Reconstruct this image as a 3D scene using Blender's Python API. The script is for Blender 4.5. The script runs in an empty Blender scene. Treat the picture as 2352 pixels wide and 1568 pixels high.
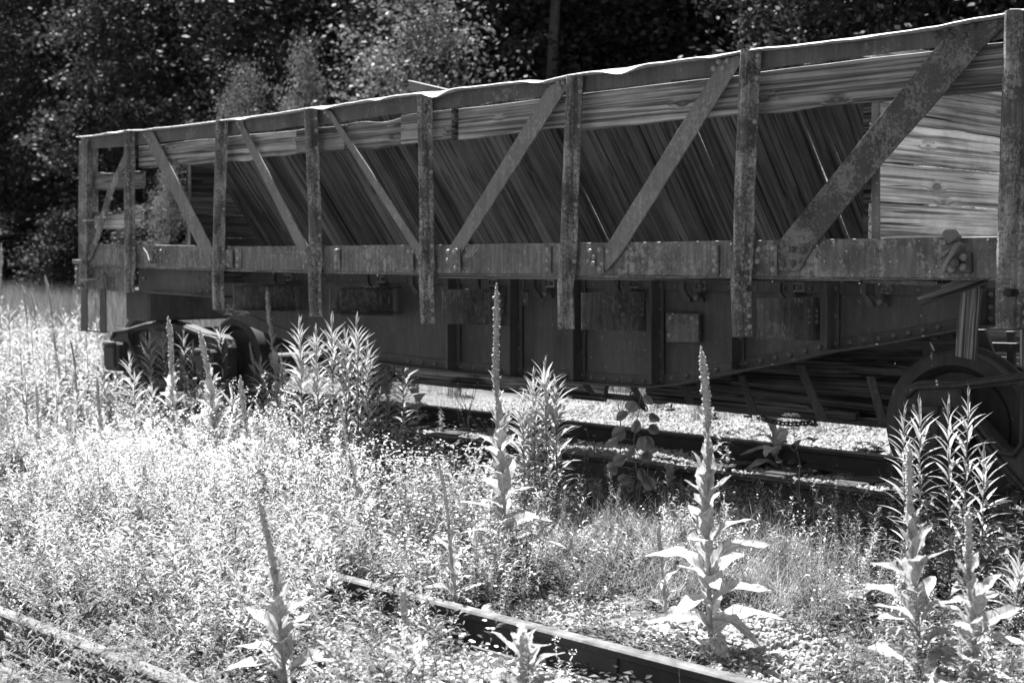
import bpy, bmesh, math, random
import numpy as np
from mathutils import Vector, Matrix, noise
random.seed(7); rng = np.random.default_rng(7)
S = bpy.context.scene; C = S.collection; R = math.radians
# ------------------------------------------------------------------ camera, world, sun, exposure
F_PX = 3267.0; CX, CY = 1176.0, 784.0; A = R(44.37); PT = R(3.154); EYE = Vector((0, 0, 1.33))
FW = Vector((-math.cos(A)*math.cos(PT), math.sin(A)*math.cos(PT), -math.sin(PT)))
RT = Vector((math.sin(A), math.cos(A), 0)); UP = RT.cross(FW)
cam = bpy.data.cameras.new('camera'); cam.lens = 50; cam.sensor_width = 36; cam.clip_end = 900; cam.clip_start = .05
cam.dof.use_dof = True; cam.dof.focus_distance = 7.2; cam.dof.aperture_fstop = 3.2
co = bpy.data.objects.new('camera', cam); C.objects.link(co)
M = Matrix((RT, UP, -FW)).transposed().to_4x4(); M.translation = EYE; co.matrix_world = M; S.camera = co
SUN = Vector((-0.45, 0.15, 1.0)).normalized()
w = bpy.data.worlds.new('World'); S.world = w; w.use_nodes = True; nt = w.node_tree
sky = nt.nodes.new('ShaderNodeTexSky'); sky.sky_type = 'NISHITA'; sky.sun_disc = False
sky.sun_elevation = math.asin(SUN.z); sky.sun_rotation = math.atan2(SUN.x, SUN.y)
bw = nt.nodes.new('ShaderNodeRGBToBW'); nt.links.new(sky.outputs[0], bw.inputs[0])
nt.links.new(bw.outputs[0], nt.nodes['Background'].inputs[0]); nt.nodes['Background'].inputs[1].default_value = .05
sl = bpy.data.lights.new('sun', 'SUN'); sl.energy = 5; sl.angle = R(.53); sl.color = (1, 1, 1)
so = bpy.data.objects.new('sun', sl); C.objects.link(so); so.rotation_euler = SUN.to_track_quat('Z', 'Y').to_euler()
S.view_settings.view_transform = 'Standard'; S.view_settings.look = 'None'; S.view_settings.exposure = 2.0
S.view_settings.gamma = 1; S.view_settings.use_curve_mapping = False

# ------------------------------------------------------------------ measuring helpers (pixels of a 2352-wide print -> points on real planes)
def ray(x, y): return FW + RT*((x-CX)/F_PX) + UP*((CY-y)/F_PX)
def P(x, y, Y):
    d = ray(x, y); return EYE + d*(Y/d.y)
def G(x, y, z):
    d = ray(x, y); return EYE + d*((z-EYE.z)/d.z)
def proj(p):
    d = Vector(p)-EYE; z = d.dot(FW); return CX+F_PX*d.dot(RT)/z, CY-F_PX*d.dot(UP)/z, z
def sm(a, b, t):
    t = min(1, max(0, (t-a)/(b-a))); return t*t*(3-2*t)
def zg(x, y):                      # ground height
    z = -.31 + .145*sm(5.0, 6.4, y) + .02*math.sin(x*1.3+y*2.1) + .015*math.sin(x*3.1-y*1.7)
    if y > 11: z += .02*(y-11)*sm(11, 20, y)
    return z

# ------------------------------------------------------------------ object helpers
W = {}
def link(o, parent=None, M=None):
    C.objects.link(o); M = M or Matrix.Identity(4); W[o.name] = M
    if parent is not None:
        o.parent = parent; o.matrix_basis = W[parent.name].inverted() @ M
    else: o.matrix_basis = M
    return o
def tag(o, label=None, cat=None, group=None, kind=None):
    for k, v in (('label', label), ('category', cat), ('group', group), ('kind', kind)):
        if v: o[k] = v
    return o
def thing(name, loc, label, cat, group=None, rz=0):
    o = bpy.data.objects.new(name, None); o.empty_display_size = .2
    link(o, None, Matrix.Translation(loc) @ Matrix.Rotation(rz, 4, 'Z')); return tag(o, label, cat, group)
def mesh(name, v, f, mats, smooth=False, mi=None):
    m = bpy.data.meshes.new(name); m.from_pydata([tuple(p) for p in v], [], f)
    for q in (mats if isinstance(mats, (list, tuple)) else [mats]): m.materials.append(q)
    if smooth: m.polygons.foreach_set('use_smooth', [True]*len(m.polygons))
    if mi is not None: m.polygons.foreach_set('material_index', mi)
    m.update(); return m
def fixn(m):
    b = bmesh.new(); b.from_mesh(m); bmesh.ops.recalc_face_normals(b, faces=b.faces); b.to_mesh(m); b.free(); return m
def ob(name, m, parent=None, M=None): return link(bpy.data.objects.new(name, m), parent, M)
def bevel(o, wd=.004, seg=1):
    b = o.modifiers.new('bevel', 'BEVEL'); b.width = wd; b.segments = seg; b.limit_method = 'ANGLE'; b.angle_limit = R(40); return o
def quadmesh(name, V, Q, mats, mi=None, smooth=False):   # numpy arrays
    m = bpy.data.meshes.new(name); V = np.asarray(V, dtype=np.float32); Q = np.asarray(Q, dtype=np.int32); k = Q.shape[1]
    m.vertices.add(len(V)); m.vertices.foreach_set('co', V.ravel()); m.loops.add(Q.size); m.loops.foreach_set('vertex_index', Q.ravel())
    m.polygons.add(len(Q)); m.polygons.foreach_set('loop_start', np.arange(len(Q), dtype=np.int32)*k)
    for q in mats: m.materials.append(q)
    if mi is not None: m.polygons.foreach_set('material_index', np.asarray(mi, dtype=np.int32))
    m.polygons.foreach_set('use_smooth', np.full(len(Q), smooth)); m.update(calc_edges=True); m.validate(); return m

# ------------------------------------------------------------------ materials
def g3(v): return (v, v, v, 1)
def newmat(name):
    m = bpy.data.materials.new(name); m.use_nodes = True; t = m.node_tree; return m, t, t.nodes['Principled BSDF']
def N(t, typ, **kw):
    n = t.nodes.new(typ)
    for k, v in kw.items():
        if k.startswith('i_'): n.inputs[k[2:].replace('_', ' ')].default_value = v
        else: setattr(n, k, v)
    return n
def coords(t, scale=(1, 1, 1), rand=0.0):
    tc = N(t, 'ShaderNodeTexCoord'); mp = N(t, 'ShaderNodeMapping'); mp.inputs['Scale'].default_value = scale
    src = tc.outputs['Object']
    if rand:
        oi = N(t, 'ShaderNodeObjectInfo'); mu = N(t, 'ShaderNodeMath', operation='MULTIPLY'); mu.inputs[1].default_value = rand
        t.links.new(oi.outputs['Random'], mu.inputs[0]); ad = N(t, 'ShaderNodeVectorMath', operation='ADD')
        t.links.new(src, ad.inputs[0]); t.links.new(mu.outputs[0], ad.inputs[1]); src = ad.outputs[0]
    t.links.new(src, mp.inputs['Vector']); return mp.outputs[0]
def noi(t, vec, sc, det=4, rough=.6, dist=0):
    n = N(t, 'ShaderNodeTexNoise'); n.inputs['Scale'].default_value = sc; n.inputs['Detail'].default_value = det
    n.inputs['Roughness'].default_value = rough; n.inputs['Distortion'].default_value = dist; t.links.new(vec, n.inputs['Vector']); return n.outputs[0]
def ramp(t, fac, pts):
    r = N(t, 'ShaderNodeValToRGB'); e = r.color_ramp.elements
    while len(e) < len(pts): e.new(.5)
    for i, (p, v) in enumerate(pts): e[i].position = p; e[i].color = g3(v)
    t.links.new(fac, r.inputs[0]); return r.outputs[0]
def mixc(t, fac, a, b, mode='MIX'):
    n = N(t, 'ShaderNodeMix', data_type='RGBA', blend_type=mode)
    for s, v in ((n.inputs[0], fac), (n.inputs[6], a), (n.inputs[7], b)):
        if hasattr(v, 'is_linked'): t.links.new(v, s)
        else: s.default_value = v
    return n.outputs[2]
def steel(name, lo, mid, hi, peel=.55, sc=1.0, rough=.62, bump=.25, streak=.4):
    m, t, b = newmat(name); v = coords(t, rand=3.0); vs = coords(t, (9, 9, .9), rand=3.0)
    base = ramp(t, noi(t, v, 3.5*sc, 6, .65), [(.3, lo), (.5, mid*.8), (.72, mid)])
    pn_ = mixc(t, .62, noi(t, v, 3.2*sc, 3, .5), noi(t, v, 30*sc, 10, .74, .3))
    patch = ramp(t, pn_, [(peel-.01, 0), (peel+.045, 1)])
    c = mixc(t, patch, base, g3(hi))
    st = ramp(t, noi(t, vs, 4, 4, .6), [(.42, .55), (.62, 1.15)])
    c = mixc(t, streak, c, st, 'MULTIPLY')
    fine = ramp(t, noi(t, v, 90, 3, .7), [(.3, .65), (.7, 1.25)])
    c = mixc(t, .6, c, fine, 'MULTIPLY')
    spk = ramp(t, noi(t, v, 38, 2, .5), [(.73, 0), (.76, 1)])
    c = mixc(t, spk, c, g3(min(.7, hi*1.9)))
    t.links.new(c, b.inputs['Base Color']); b.inputs['Roughness'].default_value = rough
    b.inputs['Specular IOR Level'].default_value = .35
    h = mixc(t, .5, patch, noi(t, v, 55, 5, .7)); bp = N(t, 'ShaderNodeBump'); bp.inputs['Strength'].default_value = bump
    bp.inputs['Distance'].default_value = .006; t.links.new(h, bp.inputs['Height']); t.links.new(bp.outputs[0], b.inputs['Normal'])
    return m
def wood(name, lo, hi, crack=.5, bump=.8, sc=1.0):
    m, t, b = newmat(name); v = coords(t, (.42*sc, 30*sc, 30*sc), rand=40.); vb = coords(t, (1.6, 2.5, 2.5), rand=40.); vf = coords(t, (2.5, 95, 95), rand=40.)
    vk = coords(t, (2.1, 5.5, 5.5), rand=23.); vo = N(t, 'ShaderNodeTexVoronoi'); vo.inputs['Scale'].default_value = 1.1; t.links.new(vk, vo.inputs['Vector'])
    kn = ramp(t, vo.outputs['Distance'], [(.0, 1), (.14, .25), (.28, 0)])
    wm = N(t, 'ShaderNodeVectorMath', operation='ADD'); ks = N(t, 'ShaderNodeVectorMath', operation='SCALE'); t.links.new(kn, ks.inputs[0]); ks.inputs['Scale'].default_value = 1.1
    t.links.new(v, wm.inputs[0]); t.links.new(ks.outputs[0], wm.inputs[1])
    gr = noi(t, wm.outputs[0], 1.5, 5, .62, .5); blot = noi(t, vb, 1.3, 4, .6, .3); fi = noi(t, vf, 1.2, 3, .7, .3)
    c = ramp(t, gr, [(.36, lo*.4), (.45, lo), (.53, (lo+hi)*.55), (.63, hi)])
    c = mixc(t, .7, c, ramp(t, blot, [(.3, .5), (.65, 1.35)]), 'MULTIPLY')
    c = mixc(t, .45, c, ramp(t, fi, [(.3, .5), (.7, 1.4)]), 'MULTIPLY')
    c = mixc(t, kn, c, g3(lo*.6))
    oi = N(t, 'ShaderNodeObjectInfo'); c = mixc(t, 1.0, c, ramp(t, oi.outputs['Random'], [(0, .6), (1, 1.35)]), 'MULTIPLY')
    ck = ramp(t, noi(t, coords(t, (.6, 24, 24), rand=17.), 1.4, 2, .5, .4), [(.29, 0), (.34, 1)])
    c = mixc(t, crack, c, ck, 'MULTIPLY')
    t.links.new(c, b.inputs['Base Color']); b.inputs['Roughness'].default_value = .85; b.inputs['Specular IOR Level'].default_value = .15
    h = mixc(t, .5, mixc(t, .5, gr, fi), ck, 'MULTIPLY'); bp = N(t, 'ShaderNodeBump'); bp.inputs['Strength'].default_value = bump
    bp.inputs['Distance'].default_value = .012; t.links.new(h, bp.inputs['Height']); t.links.new(bp.outputs[0], b.inputs['Normal'])
    return m
def leafm(name, v, var=.25, trans=.35, nsc=12, gloss=.25):
    m, t, b = newmat(name); oi = N(t, 'ShaderNodeObjectInfo')
    c0 = ramp(t, oi.outputs['Random'], [(0, v*(1-var)), (1, v*(1+var))])
    c = mixc(t, .8, c0, ramp(t, noi(t, coords(t), nsc, 3, .6), [(.3, .65), (.7, 1.3)]), 'MULTIPLY')
    t.links.new(c, b.inputs['Base Color']); b.inputs['Roughness'].default_value = .55; b.inputs['Specular IOR Level'].default_value = gloss
    tr = N(t, 'ShaderNodeBsdfTranslucent'); t.links.new(c, tr.inputs[0]); mx = N(t, 'ShaderNodeMixShader'); mx.inputs[0].default_value = trans
    out = t.nodes['Material Output']; t.links.new(b.outputs[0], mx.inputs[1]); t.links.new(tr.outputs[0], mx.inputs[2]); t.links.new(mx.outputs[0], out.inputs[0])
    return m
def groundm(name, lo, hi):
    m, t, b = newmat(name); v = coords(t)
    vo = N(t, 'ShaderNodeTexVoronoi'); vo.inputs['Scale'].default_value = 38; t.links.new(v, vo.inputs['Vector'])
    big = noi(t, v, .7, 5, .6); c = ramp(t, vo.outputs['Color'], [(0, lo), (1, hi)])
    c = mixc(t, ramp(t, big, [(.42, 0), (.6, 1)]), c, g3(lo*.5)); c = mixc(t, .8, c, ramp(t, vo.outputs['Distance'], [(0, 1.2), (.7, .35)]), 'MULTIPLY')
    t.links.new(c, b.inputs['Base Color']); b.inputs['Roughness'].default_value = .9
    bp = N(t, 'ShaderNodeBump'); bp.inputs['Distance'].default_value = .02; t.links.new(vo.outputs['Distance'], bp.inputs['Height']); bp.invert = True
    t.links.new(bp.outputs[0], b.inputs['Normal']); return m
def plain(name, v, rough=.7, nsc=20, var=.35):
    m, t, b = newmat(name); c = ramp(t, noi(t, coords(t, rand=3), nsc, 6, .7), [(.36, v*(1-var)), (.62, v*(1+var))])
    t.links.new(c, b.inputs['Base Color']); b.inputs['Roughness'].default_value = rough; b.inputs['Specular IOR Level'].default_value = .3; return m
SIDE = steel('painted_steel', .06, .17, .25, .515, streak=.7)
POST = steel('post_steel', .035, .14, .30, .50, 1.8, streak=.9, bump=.4)
BRACE = steel('brace_steel', .13, .21, .25, .54, 1.4, bump=.35)
PATCHY = steel('patchy_steel', .03, .065, .16, .495, 2.2, bump=.5, streak=.2)
RIV = steel('rivet_steel', .12, .26, .34, .5, rough=.38, streak=0)  # paler than the posts: sky highlight on rivet heads put into the colour
RAILTOP = steel('top_rail_steel', .05, .12, .20, .58)
UNDER = steel('underframe_steel', .045, .095, .13, .60, .8, bump=.15)
DARK = steel('truck_steel', .03, .06, .10, .60, 1.0, bump=.3)
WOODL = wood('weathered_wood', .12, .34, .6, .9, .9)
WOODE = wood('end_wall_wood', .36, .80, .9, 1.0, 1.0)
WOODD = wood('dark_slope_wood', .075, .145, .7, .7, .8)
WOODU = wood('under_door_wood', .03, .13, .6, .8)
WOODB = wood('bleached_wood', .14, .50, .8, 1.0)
RAILM = steel('rail_steel', .02, .045, .07, .58, 2, rough=.6, streak=0)  # near-black: shade on the rail sides put into the colour
RAILT = plain('rail_running_surface', .11, .5, 9, .55)  # worn tops, with sun brightness painted into the tone as well
STONE = plain('ballast_stone', .27, .85, 9, .6)
EARTH = groundm('gravel_ground', .07, .26)
FIELD = plain('field_earth', .16, .95, 3)
MUL = leafm('mullein_leaf', .42, .08, .28, 30, .1)
MULF = leafm('mullein_bud', .5, .12, .25, 60, .1)
STEMM = plain('stem', .12, .8, 30)
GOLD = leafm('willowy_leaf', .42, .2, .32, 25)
GOLDD = leafm('dark_broad_leaf', .20, .2, .3, 18)  # broad leaves, darker than the willowy ones
ASP = leafm('aspen_leaf', .24, .12, .35, 12)
WEED = leafm('weed_leaf', .20, .6, .3, 3)
LOWL = leafm('dark_low_leaf', .06, .7, .2, 3)  # very dark: shade in the gaps between weeds put into the leaf colour
WEEDP = leafm('pale_weed_leaf', .52, .35, .3, 4)
GRASS = leafm('dry_grass', .30, .3, .25, 4)
FLOW = plain('white_petal', .78, .8, 40, .1)
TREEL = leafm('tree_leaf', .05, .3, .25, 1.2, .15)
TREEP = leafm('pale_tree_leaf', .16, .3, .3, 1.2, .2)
BARK = plain('bark', .02, .9, 6, .5)

# ------------------------------------------------------------------ shape builders
def prism(name, pts, y0, y1, mat, parent, bv=.003):      # outline in (X,Z), between two Y
    n = len(pts); v = [(x, y0, z) for x, z in pts]+[(x, y1, z) for x, z in pts]
    f = [list(range(n)), [n+i for i in range(n)][::-1]]+[[i, n+i, n+(i+1) % n, (i+1) % n] for i in range(n)]
    o = ob(name, fixn(mesh(name, v, f, mat)), parent)
    return bevel(o, bv) if bv else o
def pxprism(name, px, Y, th, mat, parent, bv=.003):
    pts = []
    for x, y in px:
        p = P(x, y, Y); pts.append((p.x, p.z))
    return prism(name, pts, Y, Y+th, mat, parent, bv)
def interp(poly, x):
    if x <= poly[0][0]: return poly[0][1]+(x-poly[0][0])*(poly[1][1]-poly[0][1])/(poly[1][0]-poly[0][0])
    for (a, b), (c, d) in zip(poly, poly[1:]):
        if x <= c: return b+(d-b)*(x-a)/(c-a)
    a, b = poly[-2]; c, d = poly[-1]; return d+(x-c)*(d-b)/(c-a)
def strip(name, top, bot, x0, x1, Y, th, mat, parent, seg=30, jit=.0, jb=None, bv=.003, dy=0.0, sd=0):
    v = []; jb = jit if jb is None else jb
    for i in range(seg+1):
        x = x0+(x1-x0)*i/seg; a = P(x, interp(top, x), Y); b = P(x, interp(bot, x), Y)
        j = noise.noise((a.x*2.3+sd, sd, 0))*jit; k = noise.noise((a.x*2.7+sd, 9+sd, 0))*jb; dd = noise.noise((a.x*1.7, 5+sd, 1))*dy
        v += [(a.x, Y+dd, a.z+j), (b.x, Y+dd, b.z+k), (b.x, Y+th+dd, b.z+k), (a.x, Y+th+dd, a.z+j)]
    f = [[0, 1, 2, 3], [4*seg+3, 4*seg+2, 4*seg+1, 4*seg]]
    for i in range(seg):
        for k in range(4): f.append([4*i+k, 4*i+4+k, 4*i+4+(k+1) % 4, 4*i+(k+1) % 4])
    o = ob(name, fixn(mesh(name, v, f, mat)), parent)
    return bevel(o, bv) if bv else o
def beam(name, a, b, wd, th, nrm, mat, parent, seg=1, jit=0, bv=.002, sd=0, off=0):   # board with its own frame; face towards nrm
    a = Vector(a); b = Vector(b); X = (b-a); L = X.length; X.normalize(); Z = Vector(nrm); Z = (Z-X*Z.dot(X)).normalized(); Y = Z.cross(X)
    v = []
    for i in range(seg+1):
        t = L*i/seg; j1 = noise.noise((t*3+sd, sd*1.7, .3))*jit; j2 = noise.noise((t*3+sd, sd*1.7, 7.3))*jit; j3 = noise.noise((t*2+sd, 3, 2))*jit*.7
        e0 = e1 = t
        if jit and i in (0, seg): e0 += random.uniform(-1, 1)*jit*1.5; e1 += random.uniform(-1, 1)*jit*1.5
        v += [(e0, -wd/2+j1, j3), (e1, wd/2+j2, j3), (e1, wd/2+j2, j3-th), (e0, -wd/2+j1, j3-th)]
    f = [[0, 1, 2, 3], [4*seg+3, 4*seg+2, 4*seg+1, 4*seg]]
    for i in range(seg):
        for k in range(4): f.append([4*i+k, 4*i+4+k, 4*i+4+(k+1) % 4, 4*i+(k+1) % 4])
    Mx = Matrix((X, Y, Z)).transposed().to_4x4(); Mx.translation = a
    o = ob(name, fixn(mesh(name, v, f, mat)), parent, Mx)
    return bevel(o, bv) if bv else o
def tube(name, pts, r, mat, parent, n=8, taper=None, M=None, smooth=True):
    v = []; f = []; pts = [Vector(p) for p in pts]
    for i, p in enumerate(pts):
        d = (pts[min(i+1, len(pts)-1)]-pts[max(i-1, 0)]).normalized(); s = d.orthogonal().normalized(); u = d.cross(s)
        if i: 
            s = (ps-d*ps.dot(d)).normalized(); u = d.cross(s)
        ps = s; rr = r if taper is None else r+(taper-r)*i/(len(pts)-1)
        v += [p+(s*math.cos(2*math.pi*k/n)+u*math.sin(2*math.pi*k/n))*rr for k in range(n)]
    for i in range(len(pts)-1):
        for k in range(n): f.append([i*n+k, i*n+(k+1) % n, (i+1)*n+(k+1) % n, (i+1)*n+k])
    f += [list(range(n))[::-1], [(len(pts)-1)*n+k for k in range(n)]]
    m = mesh(name, v, f, mat, smooth)
    return ob(name, m, parent, M) if name != '_' else m
def lathe(name, prof, mat, parent, M, n=48, smooth=True):     # profile (axial y, radius)
    v = []; f = []
    for a, r in prof: v += [(r*math.cos(2*math.pi*k/n), a, r*math.sin(2*math.pi*k/n)) for k in range(n)]
    for i in range(len(prof)-1):
        for k in range(n): f.append([i*n+k, i*n+(k+1) % n, (i+1)*n+(k+1) % n, (i+1)*n+k])
    o = ob(name, fixn(mesh(name, v, f, mat, smooth)), parent, M)
    if smooth:
        e = o.modifiers.new('edges', 'EDGE_SPLIT'); e.split_angle = R(35)
    return o
def rivet_mesh():
    v = []; f = []; n = 10
    for r, h in ((1, 0), (.95, .45), (.65, .8), (.2, .92)): v += [(r*math.cos(2*math.pi*k/n), -h, r*math.sin(2*math.pi*k/n)) for k in range(n)]
    for i in range(3):
        for k in range(n): f.append([i*n+k, i*n+(k+1) % n, (i+1)*n+(k+1) % n, (i+1)*n+k])
    f.append([3*n+k for k in range(n)]); return v, f
_rv = {}
def rivet(x, y, Y, parent, mat=None, r=.018):
    mat = {'painted_steel': RIV, 'post_steel': RIV, 'brace_steel': RIV, 'underframe_steel': SIDE}.get((mat or POST).name, mat or POST)  # rivets get a paler steel, their highlight painted in
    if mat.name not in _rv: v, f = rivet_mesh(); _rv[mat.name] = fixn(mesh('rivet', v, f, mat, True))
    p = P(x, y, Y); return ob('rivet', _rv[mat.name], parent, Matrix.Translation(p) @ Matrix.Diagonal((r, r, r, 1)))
def pnoise(x, s, a): return noise.noise((x*s, a, a*.7))

# ------------------------------------------------------------------ ground
def ground():
    xs = np.concatenate([np.linspace(-420, -40, 24), np.linspace(-38, 6, 120), np.linspace(10, 300, 18)])
    ys = np.concatenate([np.linspace(-60, 0, 12), np.linspace(.4, 14, 90), np.linspace(15, 500, 40)])
    v = [(x, y, zg(x, y)+(noise.noise((x*1.5, y*1.5, 0))*.02 if y < 14 else 0) if y < 60 else zg(x, 60)+(y-60)*.02) for y in ys for x in xs]
    nx = len(xs); f = [[j*nx+i, j*nx+i+1, (j+1)*nx+i+1, (j+1)*nx+i] for j in range(len(ys)-1) for i in range(nx-1)]
    o = ob('ground', mesh('ground', v, f, EARTH, True)); tag(o, 'pale gravelly ground with patches of dark soil under the weeds', kind='structure')
ground()
def rail(Y, zt, x0, x1, label, wob=0):
    prof = [(-.065, -.15), (.065, -.15), (.065, -.138), (.012, -.12), (.010, -.045), (.034, -.034), (.036, -.008), (.028, 0), (-.028, 0), (-.036, -.008), (-.034, -.034), (-.010, -.045), (-.012, -.12), (-.065, -.138)]
    n = len(prof); seg = 24; v = []
    for i in range(seg+1):
        X = x0+(x1-x0)*i/seg; dy = wob*math.sin(X*.35); v += [(X, Y+dy+a, zt+b) for a, b in prof]
    f = [list(range(n)), [seg*n+k for k in range(n)][::-1]]+[[i*n+k, i*n+(k+1) % n, (i+1)*n+(k+1) % n, (i+1)*n+k] for i in range(seg) for k in range(n)]
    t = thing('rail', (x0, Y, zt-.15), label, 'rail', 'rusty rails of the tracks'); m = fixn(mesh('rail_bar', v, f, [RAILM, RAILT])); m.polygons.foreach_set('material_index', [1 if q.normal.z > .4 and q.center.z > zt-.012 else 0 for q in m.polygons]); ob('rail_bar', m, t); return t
rail(2.68, -.165, -45, 2, 'rusty foreground rail crossing the lower left corner of the weeds', .01)
r1 = rail(4.14, -.165, -45, 2, 'rusty foreground rail running down to the bottom centre beside the gravel', .01)
rail(7.28, 0, -60, 2, 'nearer of the two dark rails under the ballast car')
rail(8.715, 0, -60, 2, 'farther of the two dark rails under the ballast car')
rail(16.5, .1, -70, -12, 'distant rail glinting in the sunny grass beyond the left end of the car')
# splice bar on the foreground rail
def box(name, c, d, mat, parent, bv=.003, M=None):
    v = [(c[0]+sx*d[0]/2, c[1]+sy*d[1]/2, c[2]+sz*d[2]/2) for sx in (-1, 1) for sy in (-1, 1) for sz in (-1, 1)]
    f = [[0, 1, 3, 2], [4, 6, 7, 5], [0, 4, 5, 1], [2, 3, 7, 6], [0, 2, 6, 4], [1, 5, 7, 3]]
    o = ob(name, fixn(mesh(name, v, f, mat)), parent, M); return bevel(o, bv) if bv else o
jx = G(1290, 1455, -.165).x
box('splice_bar', (jx, 4.14-.022, -.235), (.6, .022, .07), RAILM, r1)
ties = bpy.data.objects.new('crossties', None)
v = []; f = []
for i in range(60):
    X = -30+i*.55+random.uniform(-.05, .05)
    for (yc, zc) in ((8.0, -.155), (3.4, -.325)):
        b = len(v); h = .012+.02*random.random()
        v += [(X+sx*.11, yc+sy*1.28+random.uniform(-.05, .05), zc+(h if sz > 0 else -.14)) for sx in (-1, 1) for sy in (-1, 1) for sz in (-1, 1)]
        f += [[b+k for k in q] for q in ([0, 1, 3, 2], [4, 6, 7, 5], [0, 4, 5, 1], [2, 3, 7, 6], [0, 2, 6, 4], [1, 5, 7, 3])]
tag(ob('crossties', fixn(mesh('crossties', v, f, WOODU))), 'old dark wooden ties half buried in the gravel', kind='structure')

# ------------------------------------------------------------------ the ballast car
car = thing('freight_car', P(988, 1000, 8.0).to_2d().to_3d(), 'old steel framed ballast hopper car with weathered planks on rusty trucks', 'freight car')
YS = 6.5
TOP = [(176, 315), (215, 311), (290, 300), (330, 299), (420, 288), (505, 277), (560, 270), (640, 260), (720, 247), (760, 243), (855, 228), (900, 222), (960, 213), (1010, 211), (1040, 204), (1080, 200), (1150, 192), (1205, 186), (1245, 188), (1310, 173), (1390, 162), (1430, 158), (1480, 148), (1560, 138), (1640, 128), (1710, 116), (1790, 108), (1870, 98), (1960, 88), (2060, 74), (2150, 62), (2200, 52), (2290, 36), (2400, 17)]
TB = [(200, 343), (290, 336), (420, 322), (600, 301), (800, 277), (1000, 251), (1200, 227), (1350, 210), (1500, 191), (1690, 166), (1760, 158), (1960, 132), (2150, 109), (2300, 90), (2400, 78)]
strip('top_rail', [(x, y+3) for x, y in TOP], TB, 186, 2400, 6.535, .012, RAILTOP, car, 60, .004, .008, dy=.02)
# flange with a bent, wavy lip along the top
BEND = [(P(x, 300, 6.47).x, w_, h) for x, w_, h in ((272, .10, .012), (560, .12, .012), (742, .10, .018), (870, .07, .014), (1000, .11, .034), (1226, .09, .010), (1425, .13, .030), (1640, .08, .008), (1980, .12, .008))]
def lip():
    v = []; seg = 220
    for i in range(seg+1):
        x = 178+(2400-178)*i/seg; a = P(x, interp(TOP, x), 6.47); X = a.x
        wv = .007*pnoise(X, 2.6, 2)+.003*pnoise(X, 9, 5); bend = sum(h*math.exp(-((X-q)/w_)**2) for q, w_, h in BEND)
        yo = 6.455+.012*pnoise(X, 2.2, 3)
        v += [(X, yo, a.z+wv-bend-.002), (X, yo+.008, a.z+wv-bend+.0035), (X, yo+.04, a.z+.008+wv*.4), (X, 6.56, a.z+.008), (X, 6.56, a.z-.004), (X, yo+.012, a.z+wv-bend-.006)]
    n = 6; f = [list(range(n)), [seg*n+k for k in range(n)][::-1]]+[[i*n+k, i*n+(k+1) % n, (i+1)*n+(k+1) % n, (i+1)*n+k] for i in range(seg) for k in range(n)]
    ob('top_flange', fixn(mesh('top_flange', v, f, plain('sun_glint_edge', .42, .5, 30, .3))), car)  # pale lip: sun glint along the edge put into the colour
lip()
# weathered top planks behind the verticals
def ppl(*px): return list(px)
U1 = [(320, 337), (500, 316), (700, 297)]; L1 = [(320, 386), (500, 372), (700, 352)]
strip('side_plank', U1, L1, 318, 700, 6.57, .05, WOODL, car, 24, .02, .03, sd=1)
strip('side_plank', [(680, 300), (780, 288)], [(680, 352), (780, 344)], 680, 790, 6.555, .05, WOODL, car, 10, .02, .01, sd=9)
strip('side_plank', [(770, 287), (960, 264)], [(770, 348), (960, 333)], 768, 935, 6.58, .05, WOODL, car, 20, .05, .02, sd=2)
strip('side_plank', [(918, 266), (1040, 250)], [(918, 332), (1040, 318)], 920, 1040, 6.555, .05, WOODL, car, 10, .01, .01, sd=3)
strip('side_plank', [(1050, 252), (1300, 219), (1700, 171), (1960, 138)], [(1050, 321), (1290, 292), (1350, 296), (1700, 262), (1960, 240)], 1052, 1712, 6.575, .055, WOODL, car, 40, .012, .012, sd=4)
strip('side_plank', [(1700, 171), (2150, 115), (2400, 84)], [(1700, 262), (1780, 257), (2010, 233), (2120, 222), (2400, 200)], 1722, 2400, 6.58, .055, WOODL, car, 40, .010, .014, sd=5)
box('plank_cleat', tuple(P(1046, 281, 6.57)), (.03, .05, .24), WOODU, car)
# left end slats
strip('end_slat', [(200, 398), (330, 393)], [(200, 439), (330, 432)], 203, 326, 6.58, .04, WOODL, car, 10, .015, .01, sd=6)
strip('end_slat', [(197, 492), (326, 482)], [(197, 527), (326, 524)], 199, 322, 6.58, .04, WOODB, car, 10, .03, .02, sd=7)
# main sill
ST = [(190, 560), (330, 562), (560, 566), (1000, 562), (1600, 554), (2290, 543), (2400, 541)]
SB = [(190, 606), (340, 613), (560, 620), (1000, 628), (1500, 634), (2290, 640), (2400, 641)]
sill = strip('side_sill', ST, SB, 196, 2400, 6.53, .012, SIDE, car, 60, .003, .004, dy=.012)
strip('sill_flange', [(x, y+.5) for x, y in SB], [(x, y+4) for x, y in SB], 196, 2400, 6.525, .09, SIDE, car, 40, bv=.002)
strip('nailing_strip', [(990, 633), (1980, 637)], [(990, 640), (1980, 646)], 1000, 1975, 6.56, .10, WOODL, car, 30, .004)
strip('sill_top_flange', [(x, y) for x, y in ST], [(x, y+4) for x, y in ST], 200, 2400, 6.543, .08, SIDE, car, 40, bv=.002)
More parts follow.
